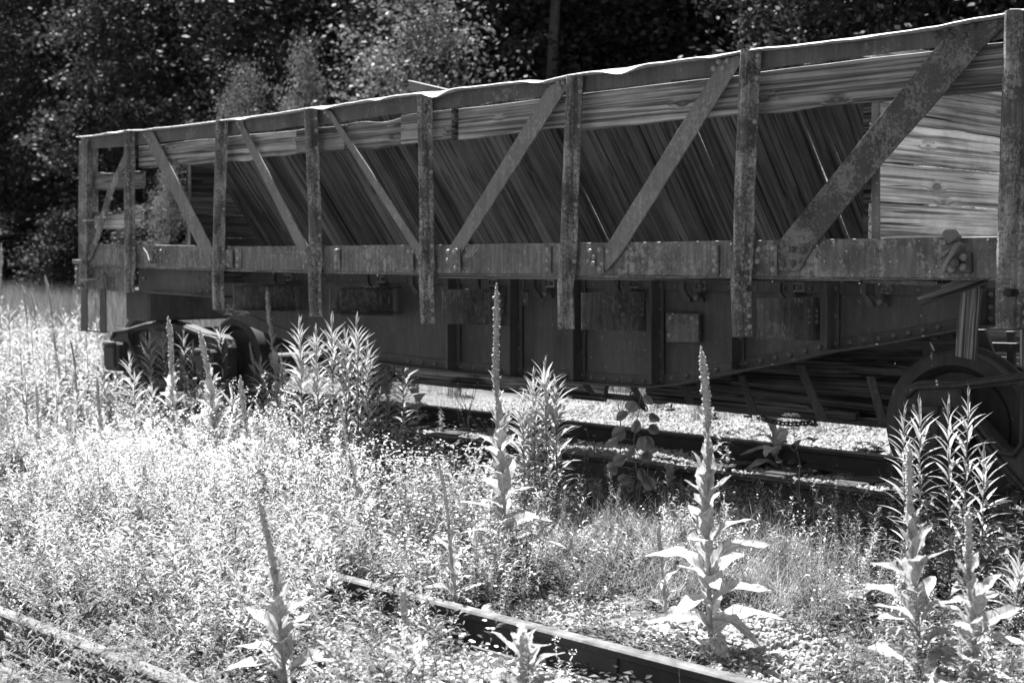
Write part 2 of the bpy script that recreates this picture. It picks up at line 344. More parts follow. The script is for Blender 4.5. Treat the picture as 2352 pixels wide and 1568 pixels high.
# posts: rolled bulge and riveted flange, bent below the sill
PROF = [(-.070, -.004), (-.070, .010), (-.070, .045), (-.060, .075), (-.040, .092), (-.014, .092), (.006, .076), (.016, .045), (.020, .014), (.030, .004), (.082, .006), (.082, -.004)]
def post(path, sc=.68, holes=(), rv=(), mat=POST):
    pts = [P(x, y, YS) for x, y in path]; cc = []
    for a, b in zip(pts, pts[1:]):
        n = max(2, int((a-b).length/.06))
        cc += [a.lerp(b, i/n) for i in range(n)]
    cc.append(pts[-1]); n = len(PROF); v = []
    for p in cc:
        j = .004*noise.noise((p.x, p.z*5, 1)); k = .004*noise.noise((p.x, p.z*4, 4))
        v += [(p.x+u*sc+j, YS-w_*sc+k, p.z) for u, w_ in PROF]
    f = [list(range(n)), [(len(cc)-1)*n+k for k in range(n)][::-1]]+[[i*n+k, i*n+(k+1) % n, (i+1)*n+(k+1) % n, (i+1)*n+k] for i in range(len(cc)-1) for k in range(n)]
    m = fixn(mesh('side_post', v, f, mat)); o = ob('side_post', m, car)
    for (hx, hy) in holes:
        c = P(hx, hy, YS-.05)
        v2 = []; nn = 20
        for yy in (-.12, .12): v2 += [(c.x+.021*math.cos(2*math.pi*q/nn), c.y+yy, c.z+.021*math.sin(2*math.pi*q/nn)) for q in range(nn)]
        f2 = [[q, (q+1) % nn, nn+(q+1) % nn, nn+q] for q in range(nn)]+[list(range(nn)), list(range(nn, 2*nn))]
        cut = ob('cutter', fixn(mesh('cutter', v2, f2, mat)), car); b = o.modifiers.new('b', 'BOOLEAN'); b.object = cut; b.operation = 'DIFFERENCE'; b.solver = 'EXACT'
        bpy.context.view_layer.update(); dg = bpy.context.evaluated_depsgraph_get(); nm = bpy.data.meshes.new_from_object(o.evaluated_get(dg))
        o.modifiers.clear(); o.data = nm; bpy.data.objects.remove(cut)
    bevel(o, .003)
    for y in rv:
        x = interp([(q[1], q[0]) for q in path], y); p = P(x, y, YS); q = proj((p.x+.055*sc, YS, p.z)); rivet(q[0], y, YS-.006, o, mat, .0155)
    return o
post([(303, 300), (303, 560), (304, 612), (301, 640), (303, 672)], .68, [(304, 645)], [318, 350, 380, 545, 570, 595, 625, 650, 665])
post([(515, 277), (510, 450), (508, 560), (509, 605), (505, 632), (508, 712)], .68, [(510, 640)], [300, 335, 400, 440, 480, 560, 572, 600, 660, 680, 698])
post([(719, 250), (724, 400), (729, 520), (729, 600), (727, 630), (731, 727)], .68, [(731, 655)], [272, 300, 340, 380, 420, 460, 500, 540, 570, 605, 665, 690, 715])
post([(980, 217), (983, 400), (985, 560), (987, 610), (984, 640), (988, 742)], .68, [(988, 668)], [245, 300, 350, 395, 440, 485, 565, 600, 690, 712, 732])
post([(1325, 174), (1316, 400), (1311, 560), (1310, 615), (1303, 650), (1305, 755)], .68, [(1309, 668)], [210, 290, 470, 500, 530, 565, 600, 690, 712, 735], POST)
post([(1728, 115), (1718, 350), (1711, 560), (1709, 615), (1705, 650), (1710, 773)], .72, [(1709, 663)], [128, 140, 180, 280, 355, 430, 563, 600, 700, 725, 750], POST)
pp = post([(2352, 27), (2343, 300), (2336, 500), (2331, 650), (2331, 752)], 1.0, [(2322, 672)], [600, 640, 690, 718, 740], POST)
pxprism('post_backing_plate', [(2318, 20), (2304, 300), (2298, 640), (2290, 652), (2288, 748), (2352, 758), (2420, 758), (2420, 20)], 6.512, .014, UNDER, car)
# end post at the far left with its broken strap
pxprism('corner_post', [(181, 325), (200, 325), (200, 430), (198, 560), (200, 640), (180, 655), (179, 480)], 6.50, .06, POST, car)
pxprism('corner_post_flange', [(196, 318), (203, 318), (203, 640), (197, 640)], 6.52, .10, POST, car)
# diagonal braces
def brace(px, rvs, mat=BRACE, hs=(), Y=6.512):
    seg = []; n = len(px)
    for i in range(n):
        a = px[i]; b = px[(i+1) % n]; k = max(1, int(math.hypot(a[0]-b[0], a[1]-b[1])/22))
        for j in range(k):
            t = j/k; jx_ = random.uniform(-.7, .7) if k > 2 and j else 0
            seg.append((a[0]+(b[0]-a[0])*t+jx_, a[1]+(b[1]-a[1])*t))
    o = pxprism('diagonal_brace', seg, Y, .012, mat, car, .002)
    for x, y in rvs: rivet(x, y, Y, o, mat)
    return o
brace([(324, 302), (350, 302), (492, 577), (500, 608), (488, 614), (474, 606), (460, 577)], [(334, 312), (345, 322), (463, 588), (482, 590), (485, 604)])
brace([(537, 275), (556, 272), (560, 290), (706, 565), (712, 600), (704, 612), (692, 600), (680, 565)], [(547, 283), (552, 292), (694, 580), (704, 582), (706, 600)])
brace([(742, 248), (760, 256), (966, 566), (975, 600), (967, 610), (943, 566)], [(748, 258), (755, 266), (950, 577), (962, 590), (966, 603)])
brace([(1303, 180), (1303, 200), (1062, 575), (1042, 612), (1022, 604), (1028, 575), (1255, 205), (1292, 178)], [(1283, 188), (1295, 190), (1288, 202), (1030, 578), (1045, 580), (1030, 598)])
brace([(1698, 126), (1700, 146), (1428, 580), (1392, 622), (1378, 602), (1385, 575), (1620, 196), (1655, 140)], [(1640, 158), (1652, 142), (1662, 156), (1672, 140), (1397, 577), (1363, 606), (1384, 606)])
brace([(2290, 45), (2308, 42), (2308, 60), (2257, 110), (2165, 218), (2033, 366), (1866, 570), (1835, 622), (1782, 622), (1766, 604), (1782, 562), (2148, 110), (2190, 62)], [(2150, 80), (2175, 66), (2210, 58), (2185, 84), (2215, 82), (2235, 60), (1822, 573), (1848, 573), (1777, 605), (1799, 604), (1822, 604)], PATCHY)
for x, y in ((1168, 300), (1122, 370), (1095, 400)): pass
brace([(292, 335), (300, 335), (300, 352), (263, 430), (228, 545), (208, 598), (200, 598), (216, 545), (248, 430), (285, 352)], [(258, 455), (222, 555)], POST)
# sill joint cleats with rivets, corner gussets
for x in (546, 772, 1258, 1642): 
    t = interp(ST, x); b = interp(SB, x); o = pxprism('sill_cleat', [(x-6, t+7), (x+7, t+7), (x+7, b-4), (x-6, b-4)], 6.512, .016, SIDE, car)
    for q in (.2, .55, .82): rivet(x+1, t+(b-t)*q, 6.512, o, SIDE)
for x in (525, 700, 940, 1048, 1378, 1776):
    t = interp(ST, x); b = interp(SB, x); o = pxprism('sill_cleat', [(x-7, t+10), (x+8, t+10), (x+8, b-5), (x-7, b-5)], 6.50, .011, SIDE, car)
    for q in (.22, .8): rivet(x, t+(b-t)*q, 6.50, o, SIDE)
for x, y in ((1357, 577), (1352, 600), (1366, 590), (1743, 573), (1740, 600), (1032, 590), (358, 577), (370, 577), (358, 590), (370, 592), (385, 600)): rivet(x, y, 6.53, sill, SIDE)
for x in range(500, 2280, 118): rivet(x, interp(ST, x)+9, 6.53, sill, SIDE, .008)
# slope planks: hang from the top line, lean inward as they go down
K = 1.33; yt = 6.66; zt_ = 2.42; dirn = Vector((0, 1, -K)).normalized(); nrm = Vector((0, -K, -1)).normalized()
xl = P(437, 470, 7.0).x-.62; xr = P(1983, 400, 6.62).x; xl = P(443, 378, yt).x
X = xl; i = 0
while X < xr:
    wd = random.choice([.12, .14, .15, .17, .20]); wd = min(wd, xr-X+.02)
    o = (random.random()-.5)*.036; tilt = random.uniform(-.012, .012)
    a = Vector((X+wd/2, yt, zt_))+nrm*o; b = a+dirn*1.95+Vector((tilt, 0, 0))
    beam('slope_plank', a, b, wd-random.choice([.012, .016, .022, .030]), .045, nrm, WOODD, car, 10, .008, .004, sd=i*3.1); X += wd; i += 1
XW = P(2003, 400, 6.60).x
# right end wall: horizontal boards across the car
for i in range(5):
    z0 = P(2165, 548, 7.2).z+i*.212-.02
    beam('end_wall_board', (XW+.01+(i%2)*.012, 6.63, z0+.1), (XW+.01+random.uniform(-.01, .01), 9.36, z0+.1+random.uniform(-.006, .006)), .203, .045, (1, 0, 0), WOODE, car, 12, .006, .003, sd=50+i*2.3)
pxprism('end_wall_angle', [(2001, 234), (2020, 232), (2020, 548), (2001, 548)], 6.60, .012, BRACE, car)
for y in (262, 300, 420, 455, 500, 530): rivet(2014, y, 6.60, car.children[-1], BRACE, .008)
pxprism('corner_timber', [(1982, 240), (2003, 236), (2003, 548), (1982, 548)], 6.63, .08, WOODU, car)
# left end wall boards (seen under the slope)
xe = P(437, 470, 6.62).x-.01
for i in range(7):
    z0 = 1.25+i*.20
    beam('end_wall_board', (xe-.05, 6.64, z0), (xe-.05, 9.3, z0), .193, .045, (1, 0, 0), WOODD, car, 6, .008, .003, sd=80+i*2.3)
pxprism('end_wall_angle', [(431, 378), (437, 378), (437, 562), (431, 562)], 6.60, .012, BRACE, car)
# far side of the car
prism('far_sill', [(-12.45, 1.24), (-2.3, 1.24), (-2.3, 1.44), (-12.45, 1.44)], 9.46, 9.48, SIDE, car)
prism('far_top_rail', [(-10.7, 2.42), (-2.3, 2.42), (-2.3, 2.55), (-10.7, 2.55)], 9.46, 9.48, SIDE, car)
Xc = xl; i = 0
while Xc < xr-.1:
    a = Vector((Xc+.14, 9.34, 2.42)); b = a+Vector((0, -1, -K)).normalized()*1.2
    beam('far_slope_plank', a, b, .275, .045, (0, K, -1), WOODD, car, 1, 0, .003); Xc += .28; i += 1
for xx in (-10.7, -9.4, -8.1, -6.8, -5.5, -4.1):
    prism('far_post', [(xx, 1.0), (xx+.15, 1.0), (xx+.15, 2.5), (xx, 2.5)], 9.49, 9.53, POST, car)
# bent angle poking above the top rail
pxprism('bent_angle', [(938, 186), (1002, 202), (1030, 207), (1000, 212), (940, 210)], 6.62, .01, RAILTOP, car)
strip('bent_angle_lip', [(936, 184), (1030, 206)], [(936, 187), (1030, 209)], 936, 1030, 6.60, .05, BRACE, car, 4)

# ------------------------------------------------------------------ underframe
YG = 7.2
TG = [(860, 640), (2300, 655)]; 
bot = [(540, 735), (620, 770), (760, 818), (930, 842), (1120, 862), (1300, 877), (1450, 887), (1500, 889), (1560, 880), (1680, 855), (1800, 832), (1900, 808), (2050, 786), (2200, 757), (2280, 748), (2420, 748)]
def gird(name, topf, botf, Y, th, mat, x0=420, x1=2420, bv=.003): return strip(name, topf, botf, x0, x1, Y, th, mat, car, 50, .0, .0, bv=bv, dy=.01)
gt = [(420, 622), (1000, 633), (1500, 643), (2000, 652), (2420, 655)]
gird('center_girder', gt, bot, YG, .012, UNDER)
gird('girder_top_angle', [(x, y-2) for x, y in gt], [(x, y+22*(y-570)/70) for x, y in gt], YG-.012, .012, UNDER)
gird('girder_bottom_angle', [(x, y-26) for x, y in bot], [(x, y-1) for x, y in bot], YG-.012, .012, UNDER)
gird('girder_bottom_flange', [(x, y-2) for x, y in bot], [(x, y+3) for x, y in bot], YG-.11, .12, UNDER, x0=700)
g2 = strip('far_girder', gt, bot, 420, 2420, 8.6, .012, UNDER, car, 30)
gb = [c for c in car.children if c.name.startswith('girder_bottom_angle')][0]; gtp = [c for c in car.children if c.name.startswith('girder_top_angle')][0]
x = 940
while x < 2190:
    rivet(x, interp(bot, x)-14, YG-.012, gb, UNDER, .017); x += 30 if x < 1500 else 34
for x in range(560, 2200, 62): rivet(x, interp(gt, x)+13, YG-.012, gtp, UNDER, .013)
def stiff(x, w=14, fl=18, rv=True, top=None, bt=None):
    t = interp(gt, x) if top is None else top; b = (interp(bot, x)-6) if bt is None else bt
    o = pxprism('girder_stiffener', [(x-w, t), (x+fl, t), (x+fl, b), (x-w, b)], YG-.026, .012, UNDER, car)
    pxprism('stiffener_leg', [(x-w-1, t), (x-w+5, t), (x-w+5, b), (x-w-1, b)], YG-.12, .10, UNDER, car)
    if rv:
        n = max(3, int((b-t)/42))
        for i in range(n): rivet(x+fl*.55, t+12+(b-t-24)*i/(n-1), YG-.026, o, UNDER, .016)
for x in (1037, 1180, 1325, 1505, 1690, 1908): stiff(x)
stiff(2262, 18, 24, True, 665, 745)
# crossbearers reach from the posts to the girder
def crossb(xp, yt, yb, ye=None, fl=True):
    X = P(xp+14, 600, YS).x; a = P(xp+14, yt, YS); b = P(xp+14, yb, YS); z0, z1 = b.z, a.z
    v = [(X, 6.55, z0), (X, YG-.03, z0-.03), (X, YG-.03, z1), (X, 6.55, z1)]; v += [(q[0]-.012, q[1], q[2]) for q in v]
    f = [[0, 1, 2, 3], [7, 6, 5, 4], [0, 4, 5, 1], [1, 5, 6, 2], [2, 6, 7, 3], [3, 7, 4, 0]]
    o = bevel(ob('crossbearer', fixn(mesh('crossbearer', v, f, SIDE)), car), .002)  # web in the paler side steel: light falling on it painted in
    if fl:
        for z in (z1, z0): box('crossbearer_flange', (X+.045, (6.55+YG)/2, z), (.11, YG-6.6, .012), UNDER, o, .002)
    for k in range(3):
        for j in range(2):
            p = (X, YG-.07-.08*j, z1-.08-k*(z1-z0-.16)/2); ob('rivet', _rv[SIDE.name], o, Matrix.Translation(p) @ Matrix.Rotation(R(90), 4, 'Z') @ Matrix.Diagonal((.016, .016, .016, 1)))
crossb(510, 655, 712); crossb(731, 662, 722); crossb(990, 665, 744, fl=False); crossb(1311, 672, 757, fl=False); crossb(1716, 686, 780, fl=False)
# left end: bolster side plate, end plate
pxprism('bolster_plate', [(318, 614), (496, 620), (496, 680), (340, 672), (318, 668)], 6.62, .02, UNDER, car)
for x, y in ((332, 640), (455, 640), (480, 632), (480, 650), (480, 668), (462, 668)): rivet(x, y, 6.62, car.children[-1], UNDER)
strip('bolster_flange', [(318, 669), (500, 681)], [(318, 672), (500, 684)], 330, 500, 6.56, .2, UNDER, car, 4)
pxprism('end_plate', [(200, 609), (290, 612), (290, 672), (202, 662)], 6.55, .014, SIDE, car)
pxprism('end_bracket', [(172, 610), (181, 610), (181, 660), (172, 658)], 6.5, .03, POST, car)
pxprism('end_bracket_plate', [(165, 596), (188, 597), (188, 606), (166, 606)], 6.46, .10, BRACE, car)
for x, y in ((176, 620), (176, 636), (176, 650)): rivet(x, y, 6.5, car.children[-2], POST)
# stirrup step: two flat legs, tread, grab irons
for x0 in (192, 235):
    pxprism('step_leg', [(x0-4, 662), (x0+5, 662), (x0+7, 675), (x0+8, 760), (x0-7, 760), (x0-6, 675)], 6.47, .012, UNDER, car)
box('step_tread', tuple(P(214, 760, 6.50)), ((P(243, 760, 6.5)-P(186, 760, 6.5)).x, .06, .012), UNDER, car)
tube('grab_iron', [P(187, 644, 6.44), P(226, 640, 6.43), P(231, 628, 6.44), P(243, 628, 6.5)], .009, BRACE, car, 6)
tube('grab_iron', [P(193, 507, 6.42), P(240, 504, 6.42), P(243, 500, 6.5)], .009, BRACE, car, 6)
pxprism('step_hanger', [(236, 628), (244, 628), (246, 662), (236, 662)], 6.49, .012, UNDER, car)
# hook and staple on the left sill
tube('chain_hook', [P(330, 570, 6.48), P(338, 583, 6.46), P(343, 600, 6.45), P(352, 598, 6.45), P(354, 585, 6.46), P(344, 580, 6.46)], .009, UNDER, car, 8)
tube('staple', [P(347, 575, 6.53), P(347, 574, 6.47), P(358, 574, 6.47), P(358, 603, 6.47), P(347, 603, 6.47), P(347, 604, 6.53)], .008, POST, car, 6)
tube('shackle', [P(344, 563, 6.5), P(349, 560, 6.47), P(355, 566, 6.48), P(352, 574, 6.5)], .012, POST, car, 8)
# door hinge brackets under the sill
for x, y, s in ((640, 640, .8), (855, 644, .85), (958, 648, .85), (1110, 652, .9), (1238, 654, .95), (1432, 656, 1), (1583, 660, 1.05), (1806, 664, 1.1), (2003, 668, 1.15)):
    for dx in (-18, 10):
        pxprism('hinge_bracket', [(x+dx*s-5*s, y-14*s), (x+dx*s+5*s, y-16*s), (x+dx*s+5*s, y+6*s), (x+dx*s+20*s, y+26*s), (x+dx*s+20*s, y+32*s), (x+dx*s+10*s, y+32*s), (x+dx*s-6*s, y+4*s)], YG-.10+.03*(dx > 0), .03, UNDER, car)
    tube('hinge_eye', [P(x+14*s, y-12*s, YG-.13), P(x+36*s, y-12*s, YG-.13), P(x+37*s, y+4*s, YG-.13), P(x+16*s, y+4*s, YG-.13)], .010, SIDE, car, 6)
    rivet(x+26*s, y-4*s, YG-.10, car.children[-1], UNDER, .022); rivet(x+16*s, y+22*s, YG-.08, car.children[-1], UNDER, .02)
# odds: strap, square plate, bolts
o = pxprism('hanging_strap', [(1375, 634), (1408, 636), (1446, 728), (1416, 730), (1392, 690)], 6.9, .012, UNDER, car)
for x, y in ((1403, 703), (1423, 703), (1412, 723), (1431, 723)): rivet(x, y, 6.9, o, UNDER)
o = pxprism('patch_plate', [(1528, 719), (1604, 720), (1604, 787), (1530, 786)], YG-.05, .035, SIDE, car, .006)
for x, y in ((1591, 731), (1538, 770), (1540, 730)): rivet(x, y, YG-.05, o, SIDE)
for x in (1145, 1203, 1610): tube('rod_bolt', [P(x, 640, 7.0), P(x, 672, 7.0)], .009, UNDER, car, 6); box('rod_nut', tuple(P(x, 668, 7.0)), (.05, .05, .012), UNDER, car)
o = pxprism('bolt_tab', [(1198, 664), (1213, 664), (1213, 702), (1200, 702)], 7.05, .012, UNDER, car); rivet(1207, 690, 7.05, o, UNDER)
# light rod below the sill at the right, sill latch and broken timbers
tube('door_rod', [P(1990, 645, 6.75), P(2150, 652, 6.75)], .012, BRACE, car, 8)
tube('door_rod', [P(2240, 651, 6.8), P(2300, 646, 6.8)], .03, SIDE, car, 8)
o = pxprism('latch_plate', [(2170, 577), (2230, 578), (2231, 627), (2170, 626)], 6.508, .02, UNDER, car)
for x, y in ((2213, 591), (2193, 604), (2212, 613), (2186, 618)): rivet(x, y, 6.508, o, SIDE, .02)
pxprism('latch_pawl', [(2163, 533), (2172, 527), (2186, 527), (2200, 545), (2190, 553), (2178, 560), (2166, 556)], 6.45, .05, BRACE, car, .005)
pxprism('latch_lug', [(2156, 551), (2172, 551), (2172, 562), (2158, 562)], 6.44, .05, SIDE, car, .004)
pxprism('latch_handle', [(2196, 557), (2203, 558), (2202, 566), (2180, 600), (2165, 632), (2152, 632), (2168, 600), (2182, 575)], 6.42, .02, BRACE, car, .004)
pxprism('latch_tongue', [(2163, 578), (2178, 572), (2182, 577), (2166, 590), (2158, 596), (2150, 590)], 6.44, .02, BRACE, car, .004)
tube('latch_pin', [P(2193, 604, 6.50), P(2193, 604, 6.42)], .022, SIDE, car, 10)
o = beam('broken_timber', P(2224, 648, 6.72), P(2211, 832, 6.68), .085, .075, (.2, -1, 0), WOODB, car, 14, .02, .004, sd=31)
beam('broken_timber', P(2106, 690, 6.45), P(2268, 634, 6.60), .045, .05, (0, -1, .2), WOODU, car, 8, .012, .003, sd=37)
beam('broken_timber', P(2165, 668, 6.7), P(2235, 640, 6.70), .07, .03, (0, -1, .2), WOODL, car, 5, .01, .003, sd=39)
# hopper doors hanging under the car, boards and straps
def dboard(x0, y0, x1, y1, wd, Y, mat=WOODU, sd=0, n=(0, -1, -.12)):
    beam('door_board', P(x0, y0, Y), P(x1, y1, Y+.02), wd, .05, n, mat, car, 12, .014, .003, sd=sd)
dboard(1600, 868, 2120, 925, .20, 7.9, WOODU, 61); dboard(1480, 893, 1960, 935, .17, 8.0, WOODU, 63)
dboard(1680, 850, 2200, 880, .21, 7.75, WOODU, 65); dboard(1900, 932, 2100, 950, .15, 8.15, WOODU, 67)
beam('door_beam', P(1180, 888, 8.2), P(1520, 921, 8.2), .05, .07, (0, -1, 0), UNDER, car); beam('door_beam', P(1640, 936, 8.1), P(2060, 977, 8.1), .05, .07, (0, -1, 0), UNDER, car)
beam('door_beam', P(1480, 915, 8.25), P(1850, 948, 8.25), .035, .05, (0, -1, 0), UNDER, car)
for a in ([(1693, 862), (1708, 862), (1740, 948), (1722, 950)], [(1826, 838), (1846, 838), (1898, 965), (1878, 968)], [(1988, 864), (2008, 864), (2038, 970), (2018, 975)], [(1558, 890), (1576, 888), (1596, 925), (1580, 930)], [(1445, 890), (1462, 890), (1476, 915), (1466, 917)], [(1336, 884), (1352, 884), (1366, 905), (1356, 906)]):
    pxprism('door_strap', a, 7.6, .014, UNDER, car)
for x, y in ((1470, 935), (1540, 940), (1640, 960), (1718, 955), (1870, 975)): tube('door_bolt', [P(x+3, y-14, 8.2), P(x, y, 8.2)], .009, UNDER, car, 6); box('bolt_head', tuple(P(x, y, 8.2)), (.045, .045, .02), UNDER, car)
def chain(a, b, n, sag, parent, r=.022):
    a = Vector(a); b = Vector(b)
    for i in range(n):
        t = (i+.5)/n; p = a.lerp(b, t)-Vector((0, 0, sag*4*t*(1-t))); d = (b-a).normalized(); q = d.to_track_quat('X', 'Z').to_matrix().to_4x4()
        pts = [Vector((math.cos(u)*r*1.3, math.sin(u)*r*.7, 0)) for u in np.linspace(0, 2*math.pi, 11)]
        tube('chain_link', pts, .006, UNDER, parent, 5, M=Matrix.Translation(p) @ q @ Matrix.Rotation(R(90)*(i % 2)+.5, 4, 'X'))
chain(P(1455, 905, 7.7), P(1480, 935, 7.7), 7, .01, car, .03); chain(P(1745, 958, 8.1), P(1870, 968, 8.1), 14, .03, car, .025)
for i in range(4):
    for (xa, xb, n_) in ((-10.9, -7.3, 4), (-7.28, -3.9, 3)):
        if i >= n_: continue
        beam('door_board', (xa, 8.05+.03*i, .86-.17*i), (xb, 8.05+.03*i, .86-.17*i), .165, .05, (0, -1, .2), WOODU, car, 10, .008, .003, sd=90+i*3+xa)
dboard(1880, 800, 2260, 800, .20, 7.9, WOODU, 71); dboard(1860, 838, 2240, 842, .22, 7.95, WOODU, 73)
# end slope plates beyond the near wheel
beam('end_slope_plate', P(2235, 700, 8.4), P(2420, 700, 8.4), .42, .02, (0, -1, .3), SIDE, car); beam('end_slope_plate', P(2235, 800, 8.3), P(2420, 800, 8.3), .5, .02, (0, -1, .3), SIDE, car)
pxprism('door_hanger', [(2232, 756), (2262, 756), (2284, 815), (2258, 815)], 7.5, .03, UNDER, car); strip('brake_beam', [(2250, 786), (2400, 789)], [(2250, 806), (2400, 812)], 2255, 2400, 7.8, .05, UNDER, car, 3)
pxprism('end_hanger', [(2310, 760), (2328, 760), (2330, 850), (2312, 850)], 7.9, .03, UNDER, car)
pxprism('door_hanger', [(2118, 790), (2132, 786), (2150, 815), (2165, 850), (2130, 850), (2120, 820)], 7.5, .03, UNDER, car)

# ------------------------------------------------------------------ trucks
def truck(cx):
    t = bpy.data.objects.new('truck', None); link(t, car, Matrix.Translation((cx, 8.0, 0)))
    half = [(-1.04, .34), (-1.05, .58), (-1.00, .655), (-.92, .69), (-.70, .70), (-.35, .765), (0, .80)]
    low = [(0, .12), (-.30, .14), (-.40, .20), (-.60, .42), (-.64, .32), (-.98, .28)]
    out = half+[(-x, z) for x, z in half[:-1]][::-1]+[(-x, z) for x, z in low[1:]][::-1]+low
    win = [(-.66, .62), (-.62, .66), (-.36, .70), (-.33, .66), (-.33, .38), (-.38, .35), (-.43, .37), (-.64, .57)]
    hole = [(-.24, .62), (.24, .62), (.24, .24), (-.24, .24)]
    for sgn, yc in ((-1, 6.99), (1, 9.01)):
        bm = bmesh.new()
        def loop(p): 
            vs = [bm.verts.new((cx+x, yc, z)) for x, z in p]
            return [bm.edges.new((vs[i], vs[(i+1) % len(vs)])) for i in range(len(vs))]
        e = loop(out)+loop(win)+loop([(-x, z) for x, z in win])+loop(hole)
        bmesh.ops.triangle_fill(bm, use_beauty=True, edges=e)
        r = bmesh.ops.extrude_face_region(bm, geom=bm.faces[:]); bmesh.ops.translate(bm, verts=[q for q in r['geom'] if isinstance(q, bmesh.types.BMVert)], vec=(0, .11*-sgn*-1 if sgn > 0 else .11, 0))
        bmesh.ops.recalc_face_normals(bm, faces=bm.faces); m = bpy.data.meshes.new('side_frame'); bm.to_mesh(m); bm.free(); m.materials.append(DARK)
        fr = bevel(ob('side_frame', m, t), .012, 2)
        for s2 in (-1, 1):
            y_ = yc-.06 if sgn < 0 else yc+.17
            box('journal_box', (cx+s2*.83, y_+.03, .42), (.27, .16, .28), DARK, t, .02)
            if sgn < 0:
                box('journal_lid', (cx+s2*.83, y_-.06, .42), (.20, .03, .20), DARK, t, .012)
                tube('lid_hinge', [(cx+s2*.83-.10, y_-.06, .545), (cx+s2*.83+.10, y_-.06, .545)], .026, DARK, t, 8)
                rim = [(cx+x*s2*1.0, yc-.012, z) for x, z in ((-.98, .60), (-.92, .655), (-.70, .675), (-.35, .74), (-.05, .775))]
                tube('frame_rib', rim, .016, DARK, t, 6)
                tube('frame_rib', [(cx+x*s2, yc-.012, z) for x, z in ((-.62, .49), (-.43, .29), (-.30, .17), (-.05, .15))], .016, DARK, t, 6)
                tube('frame_rib', [(cx+x*s2, yc-.012, z) for x, z in ((-.66, .66), (-.66, .60), (-.44, .345), (-.36, .335), (-.315, .40), (-.315, .70))], .014, DARK, t, 6)
        for k in (-.14, 0, .14):
            pts = [(cx+k+.05*math.cos(u*2.2), yc+.06+.05*math.sin(u*2.2), .25+.02*u) for u in np.linspace(0, 11, 60)]
            if sgn < 0: tube('bolster_spring', pts, .013, DARK, t, 5)
    for s2 in (-1, 1):
        wx = cx+s2*.825
        prof = [(-.06, .0), (-.06, .09), (-.02, .11), (.015, .30), (-.035, .335), (-.045, .345), (-.045, .395), (-.035, .42), (.06, .425), (.066, .45), (.085, .45), (.09, .33), (.05, .30), (.04, .1), (.08, .09), (.08, .0)]
        lathe('wheel', prof, DARK, t, Matrix.Translation((wx, 7.25, .425)))
        lathe('wheel', [(-a, r) for a, r in prof], DARK, t, Matrix.Translation((wx, 8.75, .425)))
        tube('axle', [(wx, 6.9, .425), (wx, 9.1, .425)], .07, DARK, t, 12)
        box('brake_shoe', (wx+(-s2)*.46, 7.27, .45), (.05, .09, .34), DARK, t, .01)
    box('truck_bolster', (cx, 8.0, .60), (.36, 2.1, .22), DARK, t, .02); box('body_bolster', (cx, 8.0, .95), (.42, 2.6, .30), UNDER, t, .02)
    return t
ta = truck(-3.06); tb = truck(-11.8)
def text(s, parent, M, size, mat, ext=.004):
    c = bpy.data.curves.new('lettering', 'FONT'); c.body = s; c.size = size; c.extrude = ext; c.align_x = 'CENTER'; c.align_y = 'CENTER'
    tmp = bpy.data.objects.new('tmp', c); C.objects.link(tmp); bpy.context.view_layer.update()
    m = bpy.data.meshes.new_from_object(tmp.evaluated_get(bpy.context.evaluated_depsgraph_get())); bpy.data.objects.remove(tmp); m.materials.clear(); m.materials.append(mat)
    return ob('lettering', m, parent, M)
RX = Matrix.Rotation(R(90), 4, 'X')
text('TION', ta, Matrix.Translation((-3.885, 6.852, .43)) @ RX, .052, DARK, .003)
# brush caught on the left truck and straw under the second post
def tuft(name, c, n, L, mat, parent, r=.004):
    v = []; f = []
    for i in range(n):
        d = Vector((random.uniform(-1, 1), random.uniform(-.6, .6), random.uniform(-.2, .5))).normalized()*L*random.uniform(.4, 1); s = Vector((0, 0, r)); b = len(v); c0 = Vector(c)+Vector((random.uniform(-.1, .1), random.uniform(-.05, .05), random.uniform(-.03, .03)))
        v += [c0-s, c0+d*.5+Vector((0, 0, .02)), c0+d, c0+s]; f.append([b, b+1, b+2, b+3])
    return ob(name, mesh(name, v, f, mat), parent)
tag(tuft('straw_tuft', P(538, 716, 6.6), 26, .14, GRASS, None), 'wisps of pale straw caught under the second side post', 'straw')
tag(tuft('debris_tuft', P(385, 692, 7.4), 60, .22, GRASS, None), 'tangle of dry leaves lying on top of the left truck', 'debris')

# ------------------------------------------------------------------ plant building blocks (numpy leaf meshes)
def leaf_mesh(name, L, Wd, fold, droop, mat, prof, nl=8, nw=2, wav=0.0, sd=0):
    """blade along +X, width along Y; prof(t) gives half width share"""
    V = []; Q = []; cols = 2*nw+1
    for i in range(nl+1):
        t = i/nl; hw = Wd*prof(t)/2; x = L*t*(1-.10*droop*t); z = -droop*L*.45*t*t+L*.10*math.sin(t*3.14)*(.5)
        for j in range(cols):
            s = (j-nw)/nw; wv = wav*math.sin(t*19+sd+j)*abs(s)
            V.append((x, s*hw, z+abs(s)*hw*fold+wv))
    for i in range(nl):
        for j in range(cols-1): a = i*cols+j; Q.append((a, a+1, a+cols+1, a+cols))
    return quadmesh(name, V, Q, [mat], smooth=True)
ell = lambda t: max(.12, math.sin(math.pi*min(1, t**.85))**.55) if t < .995 else .02
wil = lambda t: max(.04, math.sin(math.pi*t**.75)**1.1) if t < .995 else .01
ovo = lambda t: max(.05, math.sin(math.pi*t**.62)**.75) if t < .995 else .01
